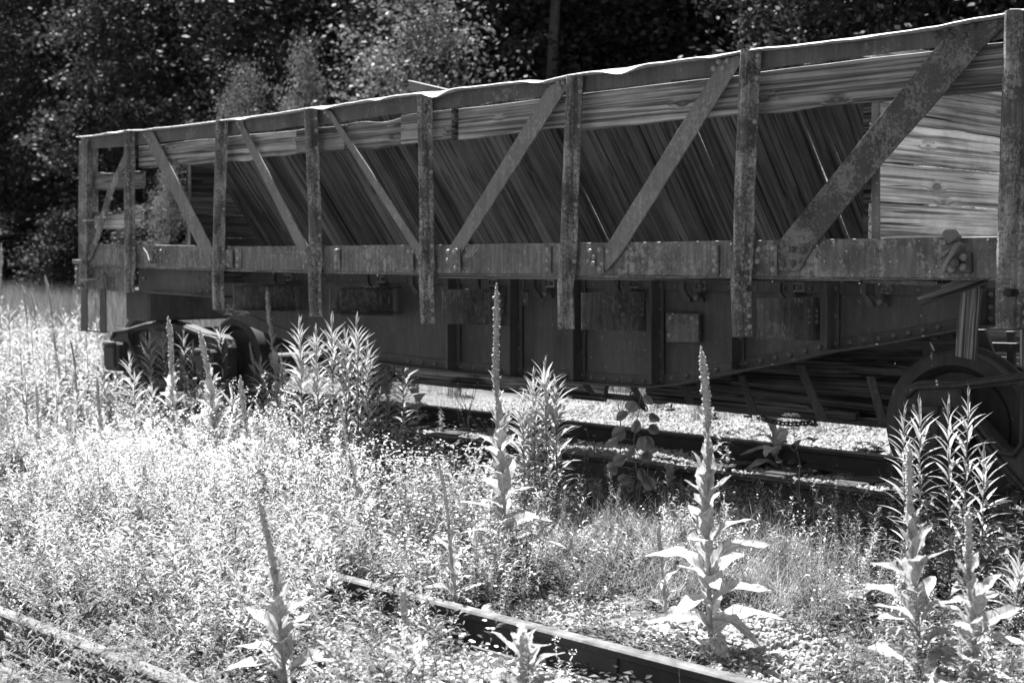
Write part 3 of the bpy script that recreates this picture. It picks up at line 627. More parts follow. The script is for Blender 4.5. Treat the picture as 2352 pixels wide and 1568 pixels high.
def mleafm():
    m, t, b = newmat('woolly_mullein_leaf'); oi = N(t, 'ShaderNodeObjectInfo'); tc = N(t, 'ShaderNodeTexCoord'); sx = N(t, 'ShaderNodeSeparateXYZ'); t.links.new(tc.outputs['Object'], sx.inputs[0])
    def mt(op, a, b_=None):
        n = N(t, 'ShaderNodeMath', operation=op)
        for i, q in enumerate((a, b_)):
            if q is None: continue
            if hasattr(q, 'is_linked'): t.links.new(q, n.inputs[i])
            else: n.inputs[i].default_value = q
        return n.outputs[0]
    ay = mt('ABSOLUTE', sx.outputs[1]); d = mt('SUBTRACT', sx.outputs[0], mt('MULTIPLY', ay, 1.1)); w_ = mt('ABSOLUTE', mt('SINE', mt('MULTIPLY', d, 26.0)))
    vein = ramp(t, w_, [(.05, .6), (.22, 1)]); rib = ramp(t, ay, [(.008, 1.35), (.016, .75), (.03, 1)])
    c = mixc(t, 1, ramp(t, oi.outputs['Random'], [(0, .42), (1, .58)]), vein, 'MULTIPLY'); c = mixc(t, 1, c, rib, 'MULTIPLY')
    c = mixc(t, .8, c, ramp(t, noi(t, coords(t, rand=9), 7, 5, .65), [(.32, .55), (.65, 1.2)]), 'MULTIPLY')
    t.links.new(c, b.inputs['Base Color']); b.inputs['Roughness'].default_value = .8; b.inputs['Specular IOR Level'].default_value = .1
    bp = N(t, 'ShaderNodeBump'); bp.inputs['Distance'].default_value = .01; bp.inputs['Strength'].default_value = .6; t.links.new(vein, bp.inputs['Height']); t.links.new(bp.outputs[0], b.inputs['Normal'])
    tr = N(t, 'ShaderNodeBsdfTranslucent'); t.links.new(c, tr.inputs[0]); mx = N(t, 'ShaderNodeMixShader'); mx.inputs[0].default_value = .38
    out = t.nodes['Material Output']; t.links.new(b.outputs[0], mx.inputs[1]); t.links.new(tr.outputs[0], mx.inputs[2]); t.links.new(mx.outputs[0], out.inputs[0]); return m
MLM = mleafm()
def mleaf(i, droop):
    rr = random.Random(i); V = []; Q = []; nl = 12; cols = 7; p1 = rr.uniform(0, 6); tw = rr.uniform(-.7, .7); wd = rr.uniform(.28, .38)
    for k in range(nl+1):
        t = k/nl; hw = wd*ell(t)/2*(1-.25*(t < .18)); x = L0 = t; z = -droop*.5*t*t+.07*math.sin(t*3.14)+.02*math.sin(t*9+p1); yo = .05*math.sin(t*3+p1)*t; a = tw*t
        for j in range(cols):
            q = (j-3)/3; h = hw*(1+(.12*rr.uniform(-1, 1) if abs(q) == 1 else 0)); zz = abs(q)*hw*.45+.028*math.sin(t*17+p1+(q > 0)*2)*abs(q)
            V.append((x*(1-.12*droop*t), yo+q*h*math.cos(a)-zz*math.sin(a), z+zz*math.cos(a)+q*h*math.sin(a)))
    for k in range(nl):
        for j in range(cols-1): a = k*cols+j; Q.append((a, a+1, a+cols+1, a+cols))
    return quadmesh('mullein_leaf', V, Q, [MLM], smooth=True)
MLEAF = [[mleaf(g*5+i, d+.1*i) for i in range(3)] for g, d in enumerate((.05, .4, .8, 1.25))]
WLEAF = [leaf_mesh('willow_leaf', 1, .115, .5, d, GOLD, wil, 5, 1) for d in (0, .25, .5)]
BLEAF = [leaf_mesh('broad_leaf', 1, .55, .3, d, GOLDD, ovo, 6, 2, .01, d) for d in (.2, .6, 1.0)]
def dirm(p, az, el, sc, roll=0):
    return Matrix.Translation(p) @ Matrix.Rotation(az, 4, 'Z') @ Matrix.Rotation(-el, 4, 'Y') @ Matrix.Rotation(roll, 4, 'X') @ Matrix.Diagonal((sc, sc, sc, 1))
def spike_mesh(pts, r, n, mat, seed):
    rr = random.Random(seed); v = []; f = []; m = len(pts); k = 7
    for i, p in enumerate(pts):
        t = i/(m-1); q = r*(.62 if t < .8 else .62*(1-t)/.2+.1); v += [(p[0]+q*math.cos(6.283*j/k), p[1]+q*math.sin(6.283*j/k), p[2]) for j in range(k)]
    for i in range(m-1):
        for j in range(k): f.append([i*k+j, i*k+(j+1) % k, (i+1)*k+(j+1) % k, (i+1)*k+j])
    for i in range(n):
        t = (i+.5)/n; u = t*(m-1); a = min(m-2, int(u)); p = Vector(pts[a]).lerp(Vector(pts[a+1]), u-a); an = i*2.4+rr.uniform(-.3, .3)
        env = (1 if t < .82 else max(.15, (1-t)/.18)); dd = Vector((math.cos(an), math.sin(an), .35)).normalized(); c = p+dd*r*.72*env*rr.uniform(.85, 1.12); s = r*rr.choice((.22, .3, .36, .42, .55))*(.5+.5*env)
        b = len(v); e1 = Vector((-math.sin(an), math.cos(an), 0)); e2 = dd.cross(e1)
        v += [c-dd*s*.5, c+e1*s, c+e2*s*1.2, c-e1*s, c-e2*s*1.2, c+dd*s*1.1]
        for q in range(4): f.append([b, b+1+(q+1) % 4, b+1+q]); f.append([b+5, b+1+q, b+1+(q+1) % 4])
    return mesh('flower_spike', v, f, mat, True)
def mullein(top, base, label, spike=.36, nl=16, Lb=.26, seed=0, zoff=0, spikeless=False, up=0, r=.02, lmin=.28, zz=None):
    rr = random.Random(seed); z0 = -.3
    for _ in range(4): b = G(base[0], base[1], z0); z0 = zg(b.x, b.y)
    b = G(base[0], base[1], z0); s, _, dep = proj(b); H = (base[1]-top[1])*dep/F_PX*1.003; dx = (top[0]-base[0])*dep/F_PX
    t = thing('mullein', b, label, 'mullein plant', 'mullein plants among the weeds')
    lean = RT*dx; cur = lambda q: lean*q+Vector((rr2(q), rr2(q+9), 0)) ; 
    ph = rr.uniform(0, 6)
    def cpt(q): return b+lean*q**1.3+RT*(.012*math.sin(q*7+ph))*H*q+Vector((0, 0, H*q))
    q1 = 1.0 if spikeless else 1-spike
    tube('stem', [cpt(q1*i/12) for i in range(13)], .011*H**.5, STEMM if False else MUL, t, 7, .006)
    if not spikeless:
        pts = [tuple(cpt(q1+(1-q1)*i/14)-b) for i in range(15)]
        ob('flower_spike', spike_mesh(pts, r, int(230*spike*H), MULF, seed), t, Matrix.Translation(b))
    nl = int(nl*1.3)
    for i in range(nl):
        q = (i+.4)/nl; hh = q*(q1+.02 if not spikeless else .97); sc = Lb*((1-q)**.75*.9+lmin)*rr.uniform(.8, 1.2)*(.75 if i < 2 else 1)
        el = R(30+50*q**.7+rr.uniform(-14, 12)); k = 3 if q < .2 else (2 if q < .4 else (1 if q < .65 else 0))
        if spikeless: el = R(35+50*q)
        ob('leaf', MLEAF[k][rr.randrange(3)], t, dirm(cpt(hh), i*2.4+rr.uniform(-.5, .5)+seed, el, sc, rr.uniform(-.4, .4)))
    return t
def rr2(x): return 0
ML = [((1132, 652), (1160, 1335), 'tallest mullein standing before the middle of the car, long flower spike', .34, 26, .30, .017),
 ((1607, 797), (1632, 1500), 'tall pale mullein growing in the gravel right of the bright grass', .26, 24, .31, .018),
 ((2072, 1017), (2112, 1590), 'mullein with drooping lower leaves in front of the dark right wheel', .30, 18, .30, .018),
 ((2212, 1165), (2240, 1640), 'mullein with dark spike closest to the lower right corner', .28, 17, .28, .018),
 ((605, 1140), (662, 1640), 'blurred mullein with a dark spike in the left foreground weeds', .34, 15, .27, .017),
 ((1008, 1047), (1050, 1430), 'slender mullein with a bare pale spike left of the tallest one', .40, 10, .20, .013),
 ((775, 910), (838, 1245), 'leaning mullein in front of the bright clump of willowy stems', .42, 13, .22, .011),
 ((388, 728), (408, 1100), 'bright mullein in front of the left truck, taller of a pair', .32, 17, .27, .016),
 ((467, 757), (500, 1110), 'bright mullein right beside the taller one before the left truck', .28, 17, .28, .016),
 ((555, 862), (580, 1150), 'mullein rising from white weeds just below the inner left wheel', .34, 13, .24, .014),
 ((223, 865), (242, 1100), 'short mullein with thin spike under the left end of the car', .34, 12, .22, .011),
 ((1512, 1203), (1530, 1480), 'small thin mullein left of the tall pale one', .28, 9, .17, .010),
 ((928, 1345), (938, 1640), 'mullein at the bottom edge left of the foreground rail', .22, 10, .20, .012),
 ((617, 662), (642, 1010), 'grey mullein standing in shade right of the inner left wheel', .24, 13, .25, .015),
 ((5, 560), (2, 850), 'tall mullein cut by the left edge of the photo', .36, 14, .30, .018),
 ((110, 632), (132, 870), 'mullein with straight spike against the dark bushes at far left', .36, 12, .26, .015),
 ((55, 655), (72, 870), 'thin mullein between the left edge and a taller straight one', .30, 10, .24, .013),
 ((77, 672), (92, 880), 'short thin mullein in the far left group', .25, 9, .22, .013),
 ((323, 730), (334, 930), 'mullein spike in front of the end of the left truck', .30, 11, .22, .013),
 ((128, 760), (142, 950), 'small mullein with dark spike in the left weeds', .30, 10, .22, .010),
 ((167, 780), (182, 980), 'dark spiked mullein below the step of the car', .26, 11, .22, .010),
 ((930, 735), (962, 985), 'grey leaning mullein in shade at the right of the willowy clump', .20, 12, .24, .013),
 ((84, 880), (96, 1080), 'thin mullein in the bright weeds low at the left', .28, 10, .20, .010),
 ((222, 672), (226, 860), 'pale mullein seen between the legs of the step', .28, 9, .22, .015),
 ((440, 750), (455, 940), 'faint mullein in shade before the left truck frame', .30, 8, .20, .012),
 ((578, 785), (596, 985), 'short grey mullein in front of the inner left wheel', .25, 9, .22, .013)]
for i, (a, b, lb, spk, nl, Lb, r) in enumerate(ML): mullein(a, b, lb, spk, int(nl*1.15), Lb*(.84 if i < 7 or i in (11, 12) else 1.0), i*1.7+1, r=r*(1.5 if i > 6 else (1.2 if i < 2 else 1.0)))
mullein((1755, 884), (1785, 1080), 'dark mullein without a flower spike in the shade of the car', 0, 14, .26, 55, spikeless=True)
mullein((1200, 1470), (1208, 1640), 'young pale mullein rosette at the bottom edge beside the foreground rail', 0, 12, .26, 56, spikeless=True)
mullein((178, 680), (186, 840), 'bushy pale mullein without spike below the left end of the car', 0, 14, .26, 57, spikeless=True)
mullein((1540, 1085), (1535, 1120), 'young rosette with oval leaves at the edge of the bright grass', 0, 8, .16, 58, spikeless=True)

def willowy(top, base, label, nl=60, L=.17, seed=0, cat='leafy stem', up=.9, mats=None, spread=1, group='tall willowy leaved stems'):
    rr = random.Random(seed); z0 = -.2
    for _ in range(4): b = G(base[0], base[1], z0); z0 = zg(b.x, b.y)
    s, _, dep = proj(b); H = (base[1]-top[1])*dep/F_PX; lean = RT*((top[0]-base[0])*dep/F_PX)
    t = thing('willowy_plant', b, label, cat, group)
    cpt = lambda q: b+lean*q**1.2+Vector((0, 0, H*q))
    tube('stem', [cpt(i/8) for i in range(9)], .006, STEMM, t, 6, .002)
    for i in range(nl):
        q = .12+.87*(i/nl)**.85; sc = L*(1.0 if q < .8 else 1.0-(q-.8)*2.6)*rr.uniform(.75, 1.2)*(.6+.4*min(1, q*3))
        el = R(26+30*q**2+(30 if q > .93 else 0)+rr.uniform(-10, 10)); ob('leaf', WLEAF[0 if q > .85 else rr.choice((0, 1, 2))], t, dirm(cpt(q), i*2.4+rr.uniform(-.3, .3), el, sc, rr.uniform(-.3, .3)))
    return t
WL = [((690, 742), (700, 1105), 'bright willowy stem at the left edge of the clump before the car'),
 ((728, 765), (735, 1110), 'bright willowy stem, second from the left in the clump'),
 ((765, 738), (768, 1115), 'bright willowy stem in the middle of the clump'),
 ((795, 772), (798, 1110), 'shorter bright willowy stem in the middle of the clump'),
 ((822, 742), (825, 1110), 'bright willowy stem at the right edge of the clump'),
 ((845, 800), (845, 1100), 'low bright willowy stem tucked behind the clump'),
 ((865, 720), (868, 1010), 'grey shaded willowy stem, the tallest of the clump'),
 ((890, 808), (890, 1020), 'shaded willowy stem right of the tallest grey one'),
 ((928, 800), (925, 1010), 'thin shaded willowy stem under the grey leaning mullein'),
 ((345, 775), (350, 980), 'shaded willowy stem in front of the left end truck wheel'),
 ((378, 772), (385, 980), 'shaded willowy stem beside the taller bright mullein'),
 ((424, 772), (430, 980), 'shaded willowy stem between the two bright mulleins'),
 ((445, 800), (450, 980), 'short shaded willowy stem behind the two bright mulleins'),
 ((507, 752), (520, 990), 'pale willowy stem in front of the inner left wheel'),
 ((600, 830), (610, 1010), 'small shaded willowy stem right of the inner left wheel'),
 ((1250, 840), (1258, 1215), 'bright willowy stem rising highest of the bush right of the tallest mullein'),
 ((1225, 870), (1230, 1215), 'bright willowy stem in the middle of the bush right of the tallest mullein'),
 ((1275, 880), (1280, 1215), 'bright willowy stem at the right of the bush beside the tallest mullein'),
 ((1200, 925), (1205, 1205), 'low bright willowy stem touching the tallest mullein'),
 ((2170, 925), (2182, 1400), 'willowy stem against the dark journal box of the right wheel'),
 ((2217, 903), (2208, 1400), 'highest willowy stem in front of the right wheel'),
 ((2105, 930), (2114, 1385), 'willowy stem at the left edge of the right wheel'),
 ((2070, 945), (2078, 1370), 'thin willowy stem left of the right wheel'),
 ((2255, 1040), (2252, 1390), 'short willowy stem at the right before the dark wheel'),
 ((2340, 1290), (2330, 1470), 'willowy plant at the right edge of the photo')]
for i, (a, b, lb) in enumerate(WL):
    big = i >= 19; mid = 15 <= i < 19
    willowy(a, b, lb, 56 if big else (82 if i < 9 or mid else 46), .135 if big else .18, i*1.3)
for i, (a, b) in enumerate((((25, 700), (25, 900)), ((48, 760), (52, 930)), ((75, 745), (80, 920)), ((105, 790), (110, 970)), ((150, 720), (152, 900)), ((200, 760), (205, 930)), ((238, 800), (242, 960)), ((265, 770), (270, 940)), ((300, 820), (300, 980)), ((15, 830), (18, 1010)), ((60, 850), (66, 1040)), ((310, 860), (312, 1040)), ((350, 890), (352, 1070)), ((648, 820), (652, 1040)), ((535, 900), (540, 1100)), ((130, 860), (135, 1050)))):
    willowy(a, b, 'pale narrow leaved stem crowded among the mulleins at the far left', 34, .17, 40+i*1.9, group='pale stems crowded at the far left')
def roundleaf(name, r, mat):
    V = [(0, 0, 0)]; n = 14
    for k in range(n+1):
        a = math.pi*(2*k/n-1); rad = r*(1+.12*math.cos(a))*(1-.12*(abs(a) > 2.8)); V.append((r*.95+rad*math.cos(a), rad*math.sin(a), .12*r*math.cos(2*a)))
    V.append((r*2.35, 0, -.1*r)); m = mesh(name, V, [[0, k, k+1] for k in range(1, 8)]+[[0, 7+1, 16]]+[[0, 16, 9]] + [[0, k, k+1] for k in range(9, n+1)], mat, True); return m
RLEAF = roundleaf('aspen_leaf', .042, ASP)
def sapling(base, pts, label, cat='sapling', scl=1, lm=None, group=None):
    z0 = -.15
    for _ in range(4): b = G(base[0], base[1], z0); z0 = zg(b.x, b.y)
    s, _, dep = proj(b); k = dep/F_PX; t = thing('sapling', b, label, cat, group); top = min(p[1] for p in pts)
    st = [b+Vector((0, 0, (base[1]-top)*k*i/8))+RT*(.02*math.sin(i)) for i in range(9)]; tube('stem', st, .005, STEMM, t, 6, .002)
    for (x, y) in pts:
        c = b+RT*((x-base[0])*k)+Vector((0, 0, (base[1]-y)*k))+FW*random.uniform(-.06, .06); q = st[0].lerp(st[-1], max(0, min(1, (base[1]-y-12)/(base[1]-top))))
        tube('leaf_stalk', [q, q.lerp(c, .5)+Vector((0, 0, .01)), c], .0018, STEMM, t, 4)
        face = (-FW+Vector((random.uniform(-.5, .5), random.uniform(-.3, .3), random.uniform(-.2, .8)))).normalized(); X = (c-q+Vector((0, 0, -.08))); X = (X-face*X.dot(face)).normalized(); Mx = Matrix((X, face.cross(X), face)).transposed().to_4x4(); Mx.translation = c
        ob('leaf', lm or RLEAF, t, Mx @ Matrix.Rotation(random.uniform(-.5, .5), 4, 'X') @ Matrix.Diagonal((scl*random.uniform(.7, 1.15), scl*random.uniform(.65, 1.1), scl*random.uniform(.6, 2.4), 1)))
    return t
sapling((1462, 1190), [(1455, 920), (1478, 905), (1442, 945), (1462, 962), (1490, 948), (1438, 985), (1468, 1000), (1420, 1005), (1455, 1028), (1478, 1038), (1432, 1045), (1418, 1070), (1470, 1072), (1480, 1000), (1490, 975), (1440, 1090), (1478, 1092)], 'aspen sapling with round leaves in front of the dark rails')
sapling((615, 1090), [(625, 950), (612, 975), (640, 985), (600, 1005), (625, 1015), (650, 1010), (618, 1045)], 'aspen sapling with round leaves left of the bright willowy clump')
sapling((1345, 1185), [(1330, 1120), (1355, 1110), (1365, 1135), (1342, 1150), (1380, 1150), (1320, 1145)], 'low aspen seedling with pale round leaves at the edge of the grass')
sapling((1700, 1230), [(1690, 1165), (1715, 1155), (1725, 1180), (1698, 1195), (1735, 1200)], 'low aspen seedling right of the tall pale mullein')
def bush(base, w_, h_, n, L, label, cat='leafy shrub', lm=None, seed=0):
    rr = random.Random(seed); z0 = -.2
    for _ in range(4): b = G(base[0], base[1], z0); z0 = zg(b.x, b.y)
    s, _, dep = proj(b); k = dep/F_PX; t = thing('leafy_plant', b, label, cat, None)
    for j in range(4):
        e = b+RT*(w_*k*rr.uniform(-.5, .5))+Vector((0, rr.uniform(-.1, .1), h_*k*rr.uniform(.7, 1))); tube('stem', [b, b.lerp(e, .5)+Vector((0, 0, .03)), e], .005, STEMM, t, 5, .002)
        for i in range(n//4):
            q = rr.uniform(.25, 1); ob('leaf', (lm or BLEAF)[rr.randrange(3)], t, dirm(b.lerp(e, q), rr.uniform(0, 6.28), R(rr.uniform(-15, 50)), L*rr.uniform(.6, 1.15), rr.uniform(-.6, .6)))
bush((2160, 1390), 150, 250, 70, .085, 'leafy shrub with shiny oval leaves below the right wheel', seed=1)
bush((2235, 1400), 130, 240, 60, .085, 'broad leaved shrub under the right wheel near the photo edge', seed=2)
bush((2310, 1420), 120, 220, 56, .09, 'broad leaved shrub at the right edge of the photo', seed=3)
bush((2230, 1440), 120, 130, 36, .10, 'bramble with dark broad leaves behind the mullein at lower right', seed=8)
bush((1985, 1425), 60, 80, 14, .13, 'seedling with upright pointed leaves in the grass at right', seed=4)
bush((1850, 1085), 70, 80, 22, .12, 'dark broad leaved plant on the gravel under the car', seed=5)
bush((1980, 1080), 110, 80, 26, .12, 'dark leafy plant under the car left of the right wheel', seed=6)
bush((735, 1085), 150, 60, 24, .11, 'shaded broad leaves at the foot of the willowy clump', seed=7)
bush((1130, 1440), 60, 50, 10, .14, 'low broad leaved weed leaning over the foreground rail', seed=9)

# ------------------------------------------------------------------ small flowers: umbels and daisies
def flowerhead(name, r, n, seed, flat=True):
    rr = random.Random(seed); v = []; f = []
    for i in range(n):
        a = rr.uniform(0, 6.28); q = r*math.sqrt(rr.random()); c = Vector((q*math.cos(a), q*math.sin(a), rr.uniform(-.1, .1)*r+.12*r*(1-(q/r)**2))); s = r*rr.uniform(.10, .18); b = len(v)
        v += [c+Vector((s*math.cos(k*1.2566), s*math.sin(k*1.2566), rr.uniform(-.3, .3)*s)) for k in range(5)]; f.append([b+k for k in range(5)])
    return mesh(name, v, f, FLOW)
UMB = flowerhead('umbel_head', .05, 90, 3)
def umbel(pts, base, label, r=1.0, cat='white wildflower'):
    z0 = -.2
    for _ in range(4): b = G(base[0], base[1], z0); z0 = zg(b.x, b.y)
    s, _, dep = proj(b); k = dep/F_PX; t = thing('wildflower', b, label, cat, None); H = (base[1]-min(p[1] for p in pts))*k
    m0 = b+Vector((0, 0, H*.6)); tube('stem', [b, m0], .004, STEMM, t, 5)
    for (x, y) in pts:
        c = b+RT*((x-base[0])*k)+Vector((0, 0, (base[1]-y)*k)); tube('flower_stalk', [m0, m0.lerp(c, .6)+Vector((0, 0, -.02)), c], .002, STEMM, t, 4)
        ob('flower_head', UMB, t, Matrix.Translation(c) @ Matrix.Rotation(R(random.uniform(-12, 12)), 4, 'X') @ Matrix.Diagonal((r, r, r, 1)))
umbel([(1815, 952)], (1835, 1230), 'flat white umbel on a tall bare stalk in front of the dark doors')
umbel([(455, 957)], (472, 1100), 'broad white umbel between the two bright mulleins', 1.15)
umbel([(1882, 1105)], (1868, 1260), 'small closing umbel on a bare stalk right of the flat white umbel', .5)
umbel([(505, 868), (525, 872), (480, 872), (540, 868), (450, 868), (515, 880)], (470, 1050), 'cluster of small white flower heads over the bright pair of mulleins', .35)
umbel([(20, 870), (45, 866), (62, 875), (30, 885), (55, 900)], (60, 1030), 'cluster of small white flower heads at the left edge', .4)
umbel([(1060, 975), (1080, 955), (1100, 960), (1090, 975), (1055, 990), (1115, 968)], (1150, 1120), 'spray of small white daisies left of the tallest mullein', .32)
umbel([(1040, 895), (1052, 880), (1065, 905), (1090, 885), (1098, 878)], (1075, 1060), 'sprig of tiny flowers in front of the dark girder', .2)
umbel([(1405, 880), (1425, 868), (1440, 880), (1415, 895), (1450, 895)], (1425, 1080), 'feathery dark sprig above the aspen sapling', .2)
umbel([(1790, 1060), (1810, 1075), (1835, 1070), (1850, 1090), (1870, 1080), (1800, 1095)], (1830, 1190), 'low spray of white daisies under the car', .3)
umbel([(1345, 985), (1365, 1000), (1330, 1010), (1385, 1015), (1350, 1025)], (1365, 1080), 'white daisies in the sunlight under the car', .3)

# ------------------------------------------------------------------ ground cover by geometry nodes
def blade(V, Q, MI, p, d, L, wd, droop, mi, seg=3):
    d = Vector(d).normalized(); side = d.cross(Vector((0, 0, 1)))
    side = side.normalized() if side.length > .01 else Vector((1, 0, 0)); b = len(V)
    for i in range(seg+1):
        t = i/seg; c = Vector(p)+d*L*t+Vector((0, 0, -droop*L*t*t)); hw = wd*(1-t*.93)/2 if seg > 1 else wd/2
        V.append(c-side*hw); V.append(c+side*hw)
    for i in range(seg): Q.append((b+2*i, b+2*i+1, b+2*i+3, b+2*i+2)); MI.append(mi)
def dleaf(V, Q, MI, p, d, L, wd, mi, rr):
    d = Vector(d).normalized(); side = d.cross(Vector((rr.uniform(-.5, .5), rr.uniform(-.5, .5), 1))).normalized(); b = len(V); p = Vector(p)
    V += [p, p+d*L*.45+side*wd/2, p+d*L-Vector((0, 0, L*.2)), p+d*L*.45-side*wd/2]; Q.append((b, b+1, b+2, b+3)); MI.append(mi)
def rd(rr, up=.5):
    a = rr.uniform(0, 6.28); return Vector((math.cos(a), math.sin(a), up))
def proto(kind, seed):
    rr = random.Random(seed); V = []; Q = []; MI = []
    if kind == 'grass':
        for i in range(34): blade(V, Q, MI, (rr.uniform(-.05, .05), rr.uniform(-.05, .05), 0), rd(rr, rr.uniform(.8, 3)), rr.uniform(.16, .36), rr.uniform(.0018, .004), rr.uniform(.2, .75), 0, 4)
        return quadmesh('grass_tuft', V, Q, [GRASS], MI)
    if kind == 'clover':       # bushy sprig, many tiny leaves and pale racemes
        for s in range(7):
            d = rd(rr, rr.uniform(1.2, 3.2)).normalized(); H = rr.uniform(.22, .46); blade(V, Q, MI, (0, 0, 0), d, H, .003, .06, 1, 2)
            for i in range(17):
                t = .12+.88*i/17; p = d*H*t; p.z -= .06*H*t*t
                if t > .8 and s in (1, 4): dleaf(V, Q, MI, p, rd(rr, rr.uniform(-.3, .8)), rr.uniform(.008, .014), rr.uniform(.006, .010), 2, rr)
                dleaf(V, Q, MI, p, rd(rr, rr.uniform(.1, 1.2)), rr.uniform(.028, .058), rr.uniform(.007, .014), 0 if s % 3 else 3, rr)
        return quadmesh('sprig', V, Q, [WEEDP, STEMM, FLOW, WEED], MI)
    if kind == 'fuzzy':        # upright stem with narrow leaves all round
        for s in range(3):
            H = rr.uniform(.25, .5); o = Vector((rr.uniform(-.06, .06), rr.uniform(-.06, .06), 0)); d = Vector((rr.uniform(-.15, .15), rr.uniform(-.15, .15), 1)); blade(V, Q, MI, o, d, H, .004, 0, 1, 2)
            for i in range(54): dleaf(V, Q, MI, o+d*H*(.1+.9*i/54), rd(rr, rr.uniform(.1, 1.1)), rr.uniform(.022, .045), .0045, 0, rr)
        return quadmesh('feathery_stem', V, Q, [WEED, STEMM], MI)
    if kind == 'leafy':
        for s in range(2):
            H = rr.uniform(.4, .75); o = Vector((rr.uniform(-.1, .1), rr.uniform(-.1, .1), 0)); d = Vector((rr.uniform(-.12, .12), rr.uniform(-.12, .12), 1)); blade(V, Q, MI, o, d, H, .009, .02, 1, 3)
            for i in range(26): q = .03+.95*i/26; blade(V, Q, MI, o+d*H*q, rd(rr, rr.uniform(.5, 1.4)), rr.uniform(.10, .2)*(1.1-.75*q), rr.uniform(.022, .045)*(1.1-.6*q), .55, 0, 3)
        return quadmesh('leafy_weed', V, Q, [MUL, STEMM], MI)
    if kind == 'horse':
        for s in range(3):
            H = rr.uniform(.38, .68); o = Vector((rr.uniform(-.08, .08), rr.uniform(-.08, .08), 0)); d = Vector((rr.uniform(-.25, .25), rr.uniform(-.25, .25), 1)); blade(V, Q, MI, o, d, H, .006, .02, 1, 3)
            for i in range(44): q = .08+.92*i/44; blade(V, Q, MI, o+d*H*q, rd(rr, rr.uniform(.3, 1.3)), rr.uniform(.04, .085)*(1.15-.6*q), rr.uniform(.006, .010), .45, 0, 2)
            for i in range(10): dleaf(V, Q, MI, o+d*H+Vector((rr.uniform(-.03, .03), rr.uniform(-.03, .03), rr.uniform(-.03, .02))), rd(rr, .5), .014, .010, 2, rr)
        return quadmesh('narrow_leaved_weed', V, Q, [WEEDP, STEMM, FLOW], MI)
    if kind == 'low':
        for i in range(46): a = rr.uniform(0, 6.28); q = rr.uniform(0, .13); dleaf(V, Q, MI, (q*math.cos(a), q*math.sin(a), rr.uniform(.01, .10)), rd(rr, rr.uniform(-.1, .6)), rr.uniform(.02, .045), rr.uniform(.012, .024), 0, rr)
        return quadmesh('low_leaves', V, Q, [LOWL], MI)
    if kind == 'daisy':
        for s in range(6):
            d = rd(rr, rr.uniform(1.5, 4)).normalized(); H = rr.uniform(.2, .42); blade(V, Q, MI, (0, 0, 0), d, H, .0025, .03, 1, 2); e = d*H; e.z -= .03*H
            for k in range(2):
                c = e+Vector((rr.uniform(-.03, .03), rr.uniform(-.03, .03), rr.uniform(-.02, .01)))
                for j in range(6):
                    a = j*1.047; dleaf(V, Q, MI, c, (math.cos(a), math.sin(a), .15), .009, .009, 2, rr)
            for i in range(10): dleaf(V, Q, MI, d*H*i/11, rd(rr, .6), .03, .007, 0, rr)
        return quadmesh('daisy_clump', V, Q, [WEED, STEMM, FLOW], MI)
    if kind == 'panicle':      # long arching seed heads close to the lens
        for s in range(3):
            d = rd(rr, rr.uniform(1.0, 2.2)).normalized(); H = rr.uniform(.45, .7); blade(V, Q, MI, (0, 0, 0), d, H, .003, .35, 1, 8)
            for i in range(60):
                t = .55+.45*i/60; p = d*H*t; p.z -= .35*H*t*t; dleaf(V, Q, MI, p, rd(rr, rr.uniform(-.3, .7)), rr.uniform(.008, .018), .005, 0, rr)
            for i in range(9): t = .1+.05*i; dleaf(V, Q, MI, d*H*t, rd(rr, .8), .06, .009, 2, rr)
        return quadmesh('panicle', V, Q, [GRASS, STEMM, WEED], MI)
    if kind == 'stone':
        bm = bmesh.new(); bmesh.ops.create_icosphere(bm, subdivisions=1, radius=1)
        for q in bm.verts: q.co = Vector((q.co.x*1.1, q.co.y*rr.uniform(.7, .9), q.co.z*.62))*rr.uniform(.75, 1.2)
        m = bpy.data.meshes.new('stone'); bm.to_mesh(m); bm.free(); m.materials.append(STONE); return m
    if kind == 'tallgrass':
        for i in range(26): blade(V, Q, MI, (rr.uniform(-.12, .12), rr.uniform(-.12, .12), 0), rd(rr, rr.uniform(2, 6)), rr.uniform(.5, 1.1), rr.uniform(.006, .012), rr.uniform(.1, .35), 0, 3)
        return quadmesh('tall_grass', V, Q, [WEED], MI)
